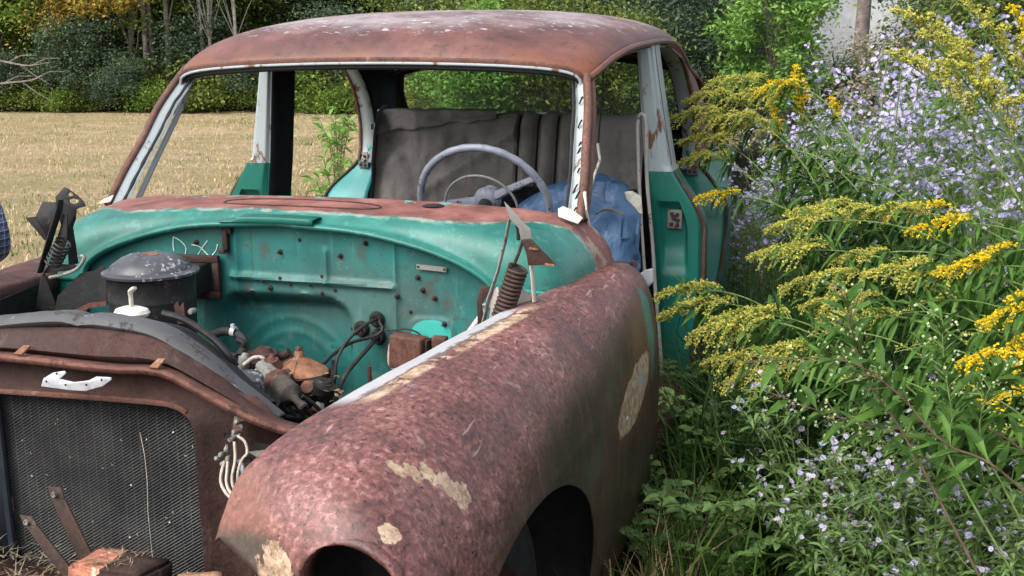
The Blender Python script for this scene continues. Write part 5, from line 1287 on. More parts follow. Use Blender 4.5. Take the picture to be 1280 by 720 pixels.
GRP = 'trees and shrubs along the far edge of the field'
def where(px, row):
    a = [(40, 'at the far left'), (110, 'left of the dark round bush'), (170, 'behind the dark round bush'), (235, 'between bush and car roof'), (330, 'seen through the windshield opening'), (430, 'between the far door pillars'), (620, 'above the middle of the car roof'), (760, 'above the driver side of the roof'), (880, 'just right of the roof'), (960, 'left of the lime green sapling'), (1010, 'beside the lime green sapling'), (1110, 'near the white house'), (1200, 'right of the white house')]
    s = next((b for q, b in a if px < q), 'at the right end of the treeline')
    return s+(', front row', ', second row', ', third row', ', back row')[row]
def edge(px, back): return at(px, 141, z=0)+(at(px, 141, z=0)-CAM).normalized()*back
def ground(p): return Vector((p.x, p.y, gz(p.x, p.y)))
def label_unique(base, used={}):
    used[base] = used.get(base, 0)+1
    return base
T = {
 'maple': make_tree('maple_tree', 'tree', 8, 2.3, 3.9, 3.9, 16000, .11, G['leaf'], G['bark'], 1, .10, 90, spread=.16),
 'yellow': make_tree('yellowing_maple', 'tree', 7.5, 1.9, 4.5, 2.9, 9000, .11, G['leaf_yellow'], G['bark'], 2, .08, 60, spread=.17),
 'olive': make_tree('field_edge_tree', 'tree', 8, 2.4, 3.6, 3.7, 16000, .11, G['leaf_olive'], G['bark_dark'], 3, .11, 90, spread=.16),
 'dark': make_tree('dark_evergreen', 'tree', 8, 2.2, 3.4, 3.4, 13000, .09, G['leaf_dark'], G['bark_dark'], 4, .12, 60),
 'bush': make_tree('round_bush', 'bush', 1.7, .80, 1.02, .86, 14000, .055, G['leaf_dark'], G['bark_dark'], 5, .035, 80, spread=.2),
 'shrub': make_tree('hedge_shrub', 'shrub', .8, .85, .42, .42, 5500, .075, G['leaf_olive'], G['bark_dark'], 6, .02, 34),
 'shrub2': make_tree('leafy_shrub', 'shrub', .85, .8, .45, .45, 5500, .07, G['leaf'], G['bark_dark'], 7, .02, 34),
 'trunk': make_tree('tall_tree', 'tree', 10, 2.2, 7.0, 2.6, 4500, .13, G['leaf'], G['bark'], 8, .085, 30),
 'birch': make_tree('bare_birch', 'tree', 8, 1.7, 5.0, 3.0, 500, .09, G['leaf_yellow'], G['bark_pale'], 9, .05, 40),
}
LB = {'maple': 'green leafed maple', 'yellow': 'maple turning yellow and orange', 'olive': 'dull olive green tree', 'dark': 'dark evergreen', 'bush': 'dark round bush', 'shrub': 'low olive shrub', 'shrub2': 'low green shrub', 'trunk': 'tall tree with a bare grey trunk', 'birch': 'nearly bare pale birch'}
used_first = set(); seen_lab = {}
def plant_tree(kind, px, back, s=1., row=0, rz=None):
    p = ground(edge(px, back)); lab = '%s %s' % (LB[kind], where(px, row)); seen_lab[lab] = seen_lab.get(lab, 0)+1
    if seen_lab[lab] > 1: lab += ', ' + ('shorter' if s < .95 else 'taller' if s > 1.05 else 'fuller')
    rz = random.uniform(0, 6.28) if rz is None else rz
    if kind in used_first: return copy_thing(T[kind], p, rz, s, lab, GRP)
    used_first.add(kind); o = T[kind]; o.location = p; o.rotation_euler = (0, 0, rz); o.scale = (s,)*3; o['label'] = lab; o['group'] = GRP; return o
rt = random.Random(21)
# named members of the front
plant_tree('bush', 108, .3, 1.30); plant_tree('bush', 70, 1.0, .8)
for px in (185, 197, 213): plant_tree('trunk', px, .55+.4*rt.random(), .9)
for px in (12, 60, 290): plant_tree('trunk', px, 2+rt.random(), 1.)
for px in (258, 268, 300): plant_tree('birch', px, .6+.5*rt.random(), 1.)
plant_tree('birch', 5, .8, .9); plant_tree('trunk', 1070, 1.5, 2.0)
for px, k in ((75, 'yellow'), (140, 'yellow'), (168, 'yellow'), (60, 'maple'), (95, 'maple'), (200, 'olive'), (30, 'olive'), (225, 'maple'), (-25, 'maple'), (240, 'maple'), (760, 'yellow'), (820, 'yellow')): plant_tree(k, px, (.7 if k == 'yellow' else 2.0)+rt.random()*1.2, rt.uniform(.8, 1.))
for px in range(-40, 480, 30): plant_tree(rt.choice(('shrub', 'shrub2', 'shrub', 'bush')), px+rt.uniform(-14, 14), rt.uniform(-.3, .9), rt.uniform(.45, .95))
for px in range(180, 480, 36): plant_tree(rt.choice(('shrub2', 'shrub', 'bush', 'shrub')), px+rt.uniform(-14, 14), rt.uniform(.8, 1.8), rt.uniform(.7, 1.6), 1)
for i, px in enumerate(range(-60, 1340, 62)): plant_tree(('maple', 'olive', 'dark', 'maple', 'olive', 'maple')[i % 6] if not 925 < px < 1195 else 'shrub', px+rt.uniform(-15, 15), rt.uniform(3.2, 5.5), rt.uniform(.85, 1.15), 1)
for i, px in enumerate(range(-90, 1380, 70)):
    if not 915 < px < 1205: plant_tree(('dark', 'olive', 'maple')[i % 3], px+rt.uniform(-15, 15), rt.uniform(7, 10), rt.uniform(1., 1.25), 2)
# the wood behind, one mass
c = []
for px in range(-140, 1430, 24):
    if 955 < px < 1170: continue
    for _ in range(5):
        p = edge(px+rt.uniform(-12, 12), rt.uniform(13, 20)); c.append((p.x, p.y, rt.uniform(.3, 7.5)))
c = np.array(c); idx = NR.integers(0, len(c), 60000); P = c[idx]+NR.normal(size=(60000, 3))*np.array([.9, .9, .8]); P = P[P[:, 2] > 0]
o = link('woodland', quads_mesh('woodland', leaf_quads(P, .26, .7)), G['leaf_olive'], None, False); tag(o, 'dense dark woodland closing the view behind the treeline', 'woodland', kind='stuff')
# nearer shrubs behind the car (seen through its windows) and right of the roof
GR2 = 'shrubs behind the car'
sh = make_tree('tall_shrub', 'shrub', 2.3, 1.15, 1.35, 1.15, 20000, .05, G['leaf_olive'], G['bark_dark'], 31, .03, 110, aspect=.42, spread=.15)
sh2 = make_tree('willowy_shrub', 'shrub', 2.2, 1.1, 1.2, 1.1, 20000, .048, G['leaf_dark'], G['bark_dark'], 32, .03, 110, aspect=.4, spread=.15)
sh3 = make_tree('lime_sapling', 'sapling', 2.4, .50, 1.45, 1.15, 11000, .055, G['leaf_lime'], G['bark'], 33, .025, 80, aspect=.42, spread=.17)
spots = [(sh3, 590, 9.5, .80, 'lime green sapling seen through the far end of the rear window'), (sh, 610, 11.0, .9, 'green shrub seen through the middle of the rear window'), (sh2, 640, 12, 1.0, 'dark green shrub behind the seat pleats'), (sh, 665, 10.2, .9, 'green shrub seen above the steering wheel'), (sh2, 585, 14, 1.1, 'tall dark shrub behind the lime sapling in the rear window'), (sh2, 700, 12, 1.2, 'dark shrub seen beside the driver side windshield pillar'), (sh, 735, 11.0, .8, 'green shrub seen through the driver door opening'), (sh2, 775, 13.5, 1.0, 'dark shrub seen through the rear door opening'), (sh, 545, 19, .9, 'green shrub behind the far rear door pillar'), (sh2, 850, 15, 1.2, 'dark shrub at the rear corner of the roof'), (sh2, 890, 16, 1.3, 'dark shrub between roof and lime sapling'),
 (sh3, 962, 12.0, 1.2, 'lime green sapling right of the car roof'), (sh2, 1040, 13, .62, 'dark shrub right of the lime sapling, below the white house'), (sh, 1085, 14, .62, 'green shrub below the white house'), (sh2, 1150, 13.5, .72, 'dark shrub right of the white house'), (sh, 1215, 14, 1.0, 'green shrub behind the lilac asters'), (sh2, 1240, 13, 1.2, 'dark shrub behind the nearest goldenrod'), (sh, 1290, 12, 1.2, 'green shrub at the right edge of the photo'), (sh, 640, 13.5, 1.3, 'tall green shrub behind the rear window'), (sh2, 745, 14, 1.3, 'tall dark shrub beyond the driver door opening')]
first = set()
for proto, px, d, s, lab in spots:
    p = at(px, 300, d=d); p.z = gz(p.x, p.y)
    if proto.name in first: copy_thing(proto, p, rt.uniform(0, 6), s, lab, GR2)
    else:
        first.add(proto.name); proto.location = p; proto.scale = (s,)*3; proto['label'] = lab; proto['group'] = GR2
# young growth beside the far rear door
def twig_plant(name, base, tips, leafn, ls, lmat, label, cat, seed, aspect=.34):
    t = empty(name, label, cat, base); rg_ = random.Random(seed); mb = MB(); PP = []; DD = []
    for tip in tips:
        tip = Vector(tip)-Vector(base); m_ = Vector((tip.x*.35, tip.y*.35, tip.z*.7)); q = spline([(0, 0, 0), m_, tip], 16); mb.tube(q, [.006*(1-.8*i/15)+.001 for i in range(16)], 5)
        for k in range(leafn):
            i = rg_.randint(4, 15); PP.append(q[i]+Vector((rg_.gauss(0, .01), rg_.gauss(0, .01), rg_.gauss(0, .01)))); d = Vector((rg_.gauss(0, 1), rg_.gauss(0, 1), rg_.gauss(.3, .6))).normalized(); DD.append(d)
    mb.build('stem', G['stem_brown'], t); o = link('leaves', quads_mesh('leaves', leaf_quads(np.array([tuple(p) for p in PP]), ls, aspect, D=np.array([tuple(d) for d in DD]))), lmat, t, False); return t
b = at(425, 300, d=6.3); b.z = 0
twig_plant('leafy_sapling', b, [at(px, py, d=6.3+dd) for px, py, dd in ((405, 200, 0), (425, 195, .1), (440, 205, -.05), (395, 225, .1), (415, 235, -.1), (430, 225, .1), (445, 215, 0), (402, 240, -.2))], 44, .062, G['leaf_lime'], 'lime green young sapling growing against the far rear door opening', 'sapling', 3)
b = at(425, 260, d=9); b.z = 0
twig_plant('leafy_sapling', b, [at(px, py, d=9+dd) for px, py, dd in ((400, 150, 0), (418, 135, .1), (432, 140, -.1), (440, 150, .1), (410, 165, -.1), (425, 155, .2))], 44, .075, G['leaf_lime'], 'smaller lime sapling standing in the field beyond the far doors', 'sapling', 5)
# white house far behind
hp = at(1062, 60, d=46); hd = empty('white_house', 'white sided house glimpsed through a gap in the trees', 'house', (hp.x, hp.y, 0), .25)
mb = MB(); mb.box((0, 0, 1.9), (4.2, 3, 1.9))
mb.build('wall', worn('white_siding', (.78, .80, .84), (.3, .3, .3), .1, 2, .7), hd, smooth=False)
mb = MB(); mb.plate([(-4.5, -3.3, 3.75), (4.5, -3.3, 3.75), (4.5, 0, 5.6), (-4.5, 0, 5.6)], .12); mb.plate([(-4.5, 3.3, 3.75), (-4.5, 0, 5.6), (4.5, 0, 5.6), (4.5, 3.3, 3.75)], .12); mb.build('roof', simple('grey_shingle', (.12, .115, .11), .9), hd, smooth=False)
for x in (-3.3, 3.3):
    mb = MB(); mb.box((x, -3.02, 1.7), (.5, .03, .65)); f = mb.build('window', simple('dark_pane', (.03, .035, .04), .2) if x < -2 else bpy.data.materials['dark_pane'], hd, smooth=False)
    mb = MB()
    for (cx, cz, hx, hz) in ((0, .70, .58, .06), (0, -.70, .58, .06), (-.55, 0, .06, .70), (.55, 0, .06, .70), (0, 0, .03, .65)): mb.box((x+cx, -3.05, 1.7+cz), (hx, .03, hz))
    mb.build('window_frame', M['white'], f, smooth=False)

# fallen pale branches at the left end of the field edge
for k, (pts, lab) in enumerate((([(-30, 70), (10, 78), (35, 82), (62, 78)], 'bare pale dead branch reaching out above, left of the round bush'), ([(-30, 108), (5, 104), (40, 100), (60, 90)], 'bare pale dead branch lying low, left of the round bush'))):
    q = [at(px, py, d=27-.3*i) for i, (px, py) in enumerate(pts)]; mb = MB(); c_ = spline(q, 16); mb.tube(c_, [.034*(1-.8*i/15) for i in range(16)], 6)
    for j in (5, 8, 11): mb.tube([c_[j], c_[j]+Vector((.3, .1, -.25+.2*(j % 2)*2)), c_[j]+Vector((.7, .1, -.45+.3*(j % 2)*2))], [.018, .012, .004], 5)
    tag(mb.build('dead_branch', G['bark'], None), lab, 'branch')
# ---------------------------------------------------------------- wildflowers and rank growth on the near side
class Herb:
    """collects stems, leaves and flower faces of one plant in local coordinates"""
    def __init__(s, seed): s.r = random.Random(seed); s.st = MB(); s.lv = []; s.fl = []; s.dc = []
    def leaf(s, p, d, L, w, droop=.3):
        d = Vector(d).normalized(); sd = d.cross(Vector((0, 0, 1)))
        if sd.length < .05: sd = Vector((1, 0, 0))
        sd.normalize(); sd = (sd+Vector((0, 0, s.r.uniform(-.5, .5)))).normalized(); n = sd.cross(d).normalized()
        m1 = p+d*L*.35+Vector((0, 0, .02*L)); m2 = p+d*L*.70-Vector((0, 0, droop*L*.25)); tp = p+d*L-Vector((0, 0, droop*L*.7))
        for q in (1, -1):
            e1 = m1+sd*q*w*.5+n*w*.18; e2 = m2+sd*q*w*.40+n*w*.15
            s.lv.append([tuple(p), tuple(m1), tuple(e1), tuple(e1)] if False else [tuple(p), tuple(e1), tuple(m1), tuple(m1+(p-m1)*.5)])
            s.lv.append([tuple(m1), tuple(e1), tuple(e2), tuple(m2)]); s.lv.append([tuple(m2), tuple(e2), tuple(tp), tuple(m2+(tp-m2)*.5)])
    def floret(s, p, k):
        r = s.r
        for _ in range(2):
            a = Vector((r.gauss(0, 1), r.gauss(0, 1), r.gauss(0, 1))).normalized(); b = a.orthogonal().normalized()
            s.fl.append([tuple(p-a*k), tuple(p-b*k*.8), tuple(p+a*k), tuple(p+b*k*.8)])
    def daisy(s, p, n, rad, petals=11, cup=.15):
        n = Vector(n).normalized(); u = n.orthogonal().normalized(); w = n.cross(u); ph = s.r.uniform(0, 6)
        for i in range(petals):
            a = ph+2*math.pi*i/petals; L = rad*s.r.uniform(.8, 1.1); d = u*math.cos(a)+w*math.sin(a); t = n.cross(d)*rad*.17
            s.fl.append([tuple(p+d*rad*.15), tuple(p+d*L*.6+t+n*cup*rad*.5), tuple(p+d*L+n*cup*rad), tuple(p+d*L*.6-t+n*cup*rad*.5)])
        q = [p+n*rad*.08+(u*math.cos(k*math.pi/2)+w*math.sin(k*math.pi/2))*rad*.26 for k in range(4)]; s.dc.append([tuple(x) for x in q])
    def build(s, name, label, cat, loc, stem, lmat, fmat, group, flname='blossoms', dmat=None):
        t = empty(name, label, cat, loc, 0, group)
        s.st.build('stem', stem, t)
        if s.lv: link('leaves', quads_mesh('leaves', np.array(s.lv)), lmat, t, False)
        if s.fl:
            f = link(flname, quads_mesh(flname, np.array(s.fl+s.dc)), fmat, t, False)
            if s.dc:
                f.data.materials.append(dmat or G['disc']); f.data.polygons.foreach_set('material_index', np.array([0]*len(s.fl)+[1]*len(s.dc), dtype=np.int32))
        return t
def bez(a, b, c, n):
    return [a*(1-t)**2+b*2*t*(1-t)+c*t*t for t in [i/(n-1) for i in range(n)]]

def goldenrod(base, tip, label, kind='gold_olive', seed=0, plume=.26, dense=1., sag=.12, leafy=1., ctrl=None, nb=20, fs=.0037, lsize=.105, lm='herb', arch=1.):
    """one stem from the ground to its plume; the plume's branchlets all curve over one side"""
    base, tip = Vector(base), Vector(tip); h = Herb(seed); r = h.r; L = tip-base
    c = (Vector(ctrl)-base) if ctrl is not None else Vector((L.x*.25, L.y*.25, L.z*1.08+sag))
    q = bez(Vector((0, 0, 0)), c, L, 40); tot = sum((q[i+1]-q[i]).length for i in range(39)); h.st.tube(q, [.0042*(1-.72*i/39) for i in range(40)], 5)
    # arc position helper
    ps = []; acc = 0
    for i in range(39): ps.append(acc); acc += (q[i+1]-q[i]).length
    ps.append(acc)
    def pos(dist):
        dist = max(0, min(acc-1e-4, dist)); i = max(k for k in range(40) if ps[k] <= dist); i = min(i, 38); u = (dist-ps[i])/max(ps[i+1]-ps[i], 1e-6); return lerp(q[i], q[i+1], u), (q[i+1]-q[i]).normalized()
    pl_ = min(plume, acc*.5)
    nl = int(46*leafy)
    for k in range(nl):
        dd = acc*.25+(acc*.80-acc*.25)*(k+r.random())/nl if k < nl*.8 else acc-pl_*r.uniform(.4, 1.1)
        p, t_ = pos(dd); a = k*2.4+r.uniform(-.4, .4); u = t_.orthogonal().normalized(); w = t_.cross(u)
        d = (u*math.cos(a)+w*math.sin(a))*.9+t_*r.uniform(.15, .8)+Vector((0, 0, .1)); f = lsize*(1-.55*max(0, (dd/acc-.55)/.45))*r.uniform(.7, 1.2)
        h.leaf(p, d, f, f*.17, r.uniform(.1, .9))
    dn = Vector((0, 0, -1))
    for k in range(nb):
        u = (k+r.random()*.6)/nb; p, t_ = pos(acc-pl_+pl_*u); bl = pl_*.52*(1-u)**.7*r.uniform(.7, 1.15)+.012
        sd = t_.cross(Vector((0, 0, 1))); sd = sd.normalized() if sd.length > .1 else Vector((r.uniform(-1, 1), r.uniform(-1, 1), 0)).normalized()
        up_ = sd.cross(t_).normalized(); a = r.choice((-1, 1))*r.uniform(.15, 1.25)
        d0 = (t_*.75+sd*math.sin(a)*.8+up_*math.cos(a)*.65).normalized()
        e = p+d0*bl+dn*bl*.62*arch; m_ = p+d0*bl*.6+Vector((0, 0, bl*.14))
        bq = bez(p, m_, e, 9); h.st.tube(bq, [.0011]*9, 3, cap=False)
        nf = int((bl/.0021)*dense)+4
        for j in range(nf):
            v = r.uniform(.12, 1.02); i = min(int(v*8), 7); pt = lerp(bq[i], bq[i+1], v*8-i); sp = .0034+.002*(1-v)
            h.floret(pt+Vector((r.gauss(0, sp), r.gauss(0, sp), abs(r.gauss(0, sp*.9)))), fs*r.uniform(.6, 1.25))
    return h.build('goldenrod', label, 'goldenrod', base, G['stem'], G[lm], G[kind], 'goldenrods beside the car', 'blossoms')

def D(px, py, d): return at(px, py, d=d)
def grd(p, z=0): return Vector((p[0], p[1], z))
gl = [
 # beside the rear door: olive plumes nodding to the left
 ((855, 128), 4.75, (1.55, 1.35), 'gold_olive', 'olive goldenrod plume brushing the rear edge of the roof, topmost at the car', .32),
 ((838, 150), 4.7, (1.50, 1.25), 'gold_olive', 'dull goldenrod plume directly behind the white door pillar', .30),
 ((880, 112), 4.8, (1.65, 1.45), 'gold_olive', 'olive goldenrod whose tip stands highest against the dark shrubs by the roof', .30),
 ((848, 180), 4.65, (1.48, 1.15), 'gold_olive', 'dark olive goldenrod level with the white pillar foot', .28),
 ((905, 128), 4.7, (1.68, 1.4), 'gold_olive', 'olive goldenrod just left of the bright yellow plumes', .30),
 ((868, 160), 4.6, (1.6, 1.2), 'gold_olive', 'leaning olive goldenrod behind the teal door pillar', .30),
 ((900, 165), 4.6, (1.7, 1.25), 'gold_olive', 'olive goldenrod over the far aster blooms by the car', .26),
 ((850, 205), 4.6, (1.45, 1.1), 'gold_olive', 'low olive goldenrod touching the teal rear door jamb', .24),
 ((942, 118), 4.6, (1.72, 1.3), 'gold', 'bright yellow goldenrod plume right of the roof, left one of the bright three', .20),
 ((960, 130), 4.55, (1.75, 1.25), 'gold', 'bright yellow goldenrod leaning under the upright spire', .18),
 ((992, 84), 4.6, (1.78, 1.3), 'gold', 'upright bright yellow goldenrod spire right of the car roof', .22),
 ((1038, 124), 4.6, (1.9, 1.3), 'gold', 'small bright yellow goldenrod tuft right of the upright spire', .10),
 ((872, 248), 4.15, (1.75, .75), 'gold', 'bright yellow goldenrod pointing at the teal door pillar', .17),
 # big fan bending left in the middle
 ((938, 322), 3.75, (2.25, .55), 'gold_olive', 'goldenrod bent far left, outermost plume of the large fan', .26),
 ((960, 290), 3.8, (2.3, .65), 'gold_olive', 'long arching goldenrod along the upper left of the fan', .26),
 ((985, 268), 3.85, (2.35, .75), 'gold_olive', 'goldenrod crossing the top of the large fan', .28),
 ((1000, 385), 3.6, (2.2, .45), 'gold_olive', 'goldenrod plume hanging lowest in the large fan', .26),
 ((978, 360), 3.65, (2.2, .5), 'gold_olive', 'drooping goldenrod plume left of the lowest hanging one', .26),
 ((1022, 400), 3.55, (2.2, .4), 'gold_olive', 'goldenrod plume drooping toward the pale budded stem', .24),
 ((1060, 275), 3.8, (2.4, .7), 'gold_olive', 'goldenrod plume lying along the upper middle of the fan', .24),
 ((1040, 330), 3.7, (2.35, .6), 'gold_olive', 'small goldenrod plume in the heart of the fan', .18),
 ((1105, 268), 3.8, (2.45, .8), 'gold', 'goldenrod plume at the upper right of the fan, below the lilac asters', .22),
 ((1135, 290), 3.7, (2.5, .7), 'gold', 'goldenrod plume right of the fan top', .20),
 # hanging clump close to the wing
 ((862, 420), 3.5, (1.75, .25), 'gold_olive', 'goldenrod plume drooping beside the rusty wing, left of its clump', .26),
 ((880, 455), 3.45, (1.72, .2), 'gold_olive', 'thick goldenrod plume hanging in the clump by the sill', .28),
 ((905, 480), 3.4, (1.75, .15), 'gold_olive', 'lowest goldenrod plume hanging over the dark grass by the sill', .26),
 ((925, 455), 3.4, (1.8, .15), 'gold_olive', 'goldenrod plume on the right of the hanging clump', .22),
 ((890, 400), 3.55, (1.8, .3), 'gold_olive', 'goldenrod plume on top of the hanging clump', .24),
 ((822, 372), 3.85, (1.6, .45), 'gold_olive', 'thin goldenrod lying against the rear edge of the wing', .22),
 ((818, 402), 3.8, (1.55, .4), 'gold_olive', 'thin goldenrod below the pale window channel strips', .20),
 ((850, 385), 3.75, (1.65, .4), 'gold_olive', 'thin goldenrod reaching the teal pillar foot', .18),
 # right hand side
 ((1170, 345), 3.3, (2.55, .35), 'gold', 'yellow goldenrod plume under the fan, left one on the right hand side', .18),
 ((1205, 330), 3.3, (2.6, .4), 'gold', 'yellow goldenrod at the lilac asters, right hand side', .16),
 ((1120, 350), 3.35, (2.5, .35), 'gold_olive', 'yellow-brown goldenrod plume right of the hanging fan plumes', .20),
 ((1080, 345), 3.4, (2.45, .35), 'gold_olive', 'yellow-brown goldenrod plume in the shade below the fan', .20),
 ((1228, 405), 3.0, (2.5, .05), 'gold', 'bright goldenrod tip beside the right edge, uppermost of its group', .14),
 ((1200, 455), 2.95, (2.4, -.05), 'gold', 'bright goldenrod plume left in the group at the right edge', .20),
 ((1245, 450), 2.95, (2.45, -.05), 'gold', 'bright goldenrod plume in the middle of the group at the right edge', .20),
 ((1268, 430), 2.95, (2.5, 0), 'gold', 'bright goldenrod plume cut by the right edge of the photo', .18),
 ((1225, 505), 2.9, (2.35, -.1), 'gold', 'lowest bright goldenrod plume in the group at the right edge', .18),
 ((1262, 375), 3.1, (2.6, .1), 'gold', 'small bright goldenrod at the right edge above its group', .14),
]
for i, (px, d, b, kind, lab, pm) in enumerate(gl):
    tip = D(px[0], px[1], d); base = Vector((b[0], b[1], gz(*b)))
    bend = (tip-base); far = Vector((bend.x, bend.y, 0)).length
    ctrl = base+Vector((bend.x*.30, bend.y*.30, max(tip.z+.16+.05*(i % 3), bend.z*1.15)))
    if 'spire' in lab: ctrl = base+Vector((bend.x*.85, bend.y*.85, bend.z*.6))
    goldenrod(base, tip, lab, kind, 100+i, pm, 1.0 if kind == 'gold' else 1.05, ctrl=ctrl, nb=15 if pm < .2 else 22, leafy=1.9, lsize=.14, arch=.35 if 'spire' in lab else (1.7 if 'hang' in lab or 'droop' in lab else 1.2), lm='herb' if i % 3 else 'herb_dark')
# goldenrods that carry only leaves, filling the space beneath the fan
for i, (tp, d, b, lab) in enumerate([((1010, 420), 3.3, (2.0, .1), 'leafy goldenrod without bloom, left one under the large fan'), ((1065, 400), 3.35, (2.1, .2), 'leafy goldenrod without bloom under the middle of the fan'), ((1110, 395), 3.3, (2.2, .2), 'leafy goldenrod without bloom right under the fan'), ((1150, 380), 3.3, (2.3, .2), 'leafy goldenrod without bloom left of the right yellow plumes'), ((1000, 455), 3.1, (1.9, -.1), 'leafy goldenrod without bloom behind the long budded stem'), ((1120, 440), 3.0, (2.1, -.1), 'leafy goldenrod without bloom in the middle right'), ((1200, 420), 3.1, (2.35, .0), 'leafy goldenrod without bloom behind the bright right group'), ((1270, 470), 3.0, (2.4, -.1), 'leafy goldenrod without bloom at the right edge'), ((1050, 480), 2.9, (1.95, -.2), 'low leafy goldenrod without bloom above the dark grass'), ((1160, 500), 2.8, (2.1, -.25), 'low leafy goldenrod without bloom in the lower right'), ((1240, 540), 2.75, (2.2, -.3), 'lowest leafy goldenrod without bloom at the right'), ((990, 200), 4.5, (1.85, 1.2), 'dark leafy goldenrod without bloom beneath the upright spire'), ((950, 190), 4.45, (1.8, 1.15), 'dark leafy goldenrod without bloom beneath the bright three'), ((1030, 225), 4.4, (2.0, 1.1), 'dark leafy goldenrod without bloom in front of the lilac bank')]):
    tip = D(*tp, d); base = Vector((b[0], b[1], 0)); bd = tip-base
    goldenrod(base, tip, lab, 'gold_olive', 400+i, .12, .5, ctrl=base+Vector((bd.x*.3, bd.y*.3, tip.z+.14)), nb=3, leafy=2.2, lsize=.15, fs=.003, lm='herb_dark' if 'dark' in lab else 'herb')
# nearest goldenrods, top right corner, close to the camera
for i, (tp, d, c_, b, lab) in enumerate([((1118, 18), 2.7, (1210, 70), (2.45, -.35), 'near goldenrod in the top right corner with its plume farthest left'), ((1150, 45), 2.65, (1230, 90), (2.45, -.40), 'near goldenrod plume second from the left in the top right corner'), ((1200, 5), 2.7, (1250, 70), (2.5, -.35), 'near goldenrod rising out of the top right of the photo'), ((1112, 72), 2.6, (1220, 110), (2.4, -.42), 'thin tipped near goldenrod low in the top right corner'), ((1262, 12), 2.6, (1275, 90), (2.5, -.45), 'near goldenrod at the very corner of the photo, bright yellow'), ((1180, 80), 2.6, (1240, 120), (2.45, -.45), 'leafy near goldenrod above the lilac asters')]):
    base = Vector((b[0], b[1], 0)); goldenrod(base, D(*tp, d), lab, 'gold' if 'bright' in lab else 'gold_olive', 300+i, .24, .9, ctrl=D(*c_, d)+Vector((.05, 0, .03)), nb=20, leafy=1.5, lsize=.10, arch=.5)

# ---- lilac asters: five bushes built, the rest copied
def aster(seed, h=1.25, n=9, fl=9, rad=.0125, fmat='petal', spread=.30, leafs=26, name='lilac_aster', lm='herb', up=.7):
    a = Herb(seed); r = a.r
    for s_ in range(n):
        an = r.uniform(0, 6.28); R_ = spread*r.uniform(.2, 1.1); H = h*r.uniform(.72, 1.08); tip = Vector((math.cos(an)*R_, math.sin(an)*R_, H)); c = Vector((tip.x*.2, tip.y*.2, H*.65)); q = bez(Vector((math.cos(an)*.03, math.sin(an)*.03, -.02)), c, tip, 14)
        a.st.tube(q, [.0032*(1-.7*i/13) for i in range(14)], 4)
        for k in range(leafs):
            i = r.randint(2, 12); d = Vector((r.gauss(0, 1), r.gauss(0, 1), .35)); a.leaf(q[i], d, r.uniform(.035, .075)*(1.25-.5*i/12), .011, r.uniform(.2, .8))
        cl = [(i_, Vector((r.gauss(0, .06), r.gauss(0, .06), r.uniform(.02, .10)))) for i_ in (r.randint(7, 10), r.randint(9, 12), 13)]
        for k in range(fl):
            i, off = r.choice(cl); p = q[i]; e = p+off*(h/1.2)+Vector((r.gauss(0, .021), r.gauss(0, .021), r.gauss(0, .010)))*(h/1.2)**.5; a.st.tube(bez(p, lerp(p, e, .5)+Vector((0, 0, -.008)), e, 4), [.001]*4, 3, cap=False)
            a.daisy(e, Vector((r.gauss(0, .6), r.gauss(-.25, .6), up)), rad*r.uniform(.75, 1.15), r.choice((10, 12, 13)), r.uniform(-.1, .4))
            if r.random() < .5: a.leaf(lerp(p, e, .5), (r.gauss(0, 1), r.gauss(0, 1), .4), .03, .007)
    return a.build(name, 'x y z w', 'aster', (0, 0, 0), G['stem'], G[lm], G[fmat], 'lilac asters in the bank right of the car', 'blossoms')
A = [aster(500+i, (1.3, 1.2, 1.1, 1.35, 1.0)[i], 11, 12, .0155) for i in range(5)]
ra = random.Random(77); spots = []
for row, (d0, d1, n_, hmul) in enumerate(((8.0, 9.2, 15, 1.12), (6.8, 7.8, 14, 1.1), (5.8, 6.6, 14, 1.0), (5.0, 5.6, 11, .80), (4.5, 4.9, 4, .60))):
    for k in range(n_):
        px = lerp((940, 950, 915, 910, 935)[row], 1320, (k+ra.uniform(.1, .9))/n_); d = ra.uniform(d0, d1); p = at(px, 300, d=d); spots.append((px, row, d, p, hmul*ra.uniform(.85, 1.1)*lerp(.70, 1.05, sstep(900, 1180, px))))
RW = ('in the farthest row of the aster bank', 'in the second farthest row of the aster bank', 'in the middle row of the aster bank', 'in the front half of the aster bank', 'lowest and nearest in the aster bank')
for px, d, s in ((912, 5.2, .62), (922, 5.6, .72), (930, 6.0, .8), (905, 6.4, .85), (940, 5.3, .7)): spots.append((px, 3 if d < 5.7 else 2, d, at(px, 300, d=d), s))
for i, (px, row, d, p, s) in enumerate(spots):
    side = 'left part' if px < 1060 else 'center' if px < 1180 else 'right part'
    lab = 'bushy lilac aster %s, %s' % (RW[row], side); loc = (p.x, p.y, gz(p.x, p.y)); g_ = 'lilac asters %s, %s' % (RW[row], side)
    if i < 5: o = A[i]; o.location = loc; o.scale = (s,)*3; o['label'] = lab; o['group'] = g_
    else: copy_thing(A[ra.randrange(5)], loc, ra.uniform(0, 6.28), s, lab, g_)
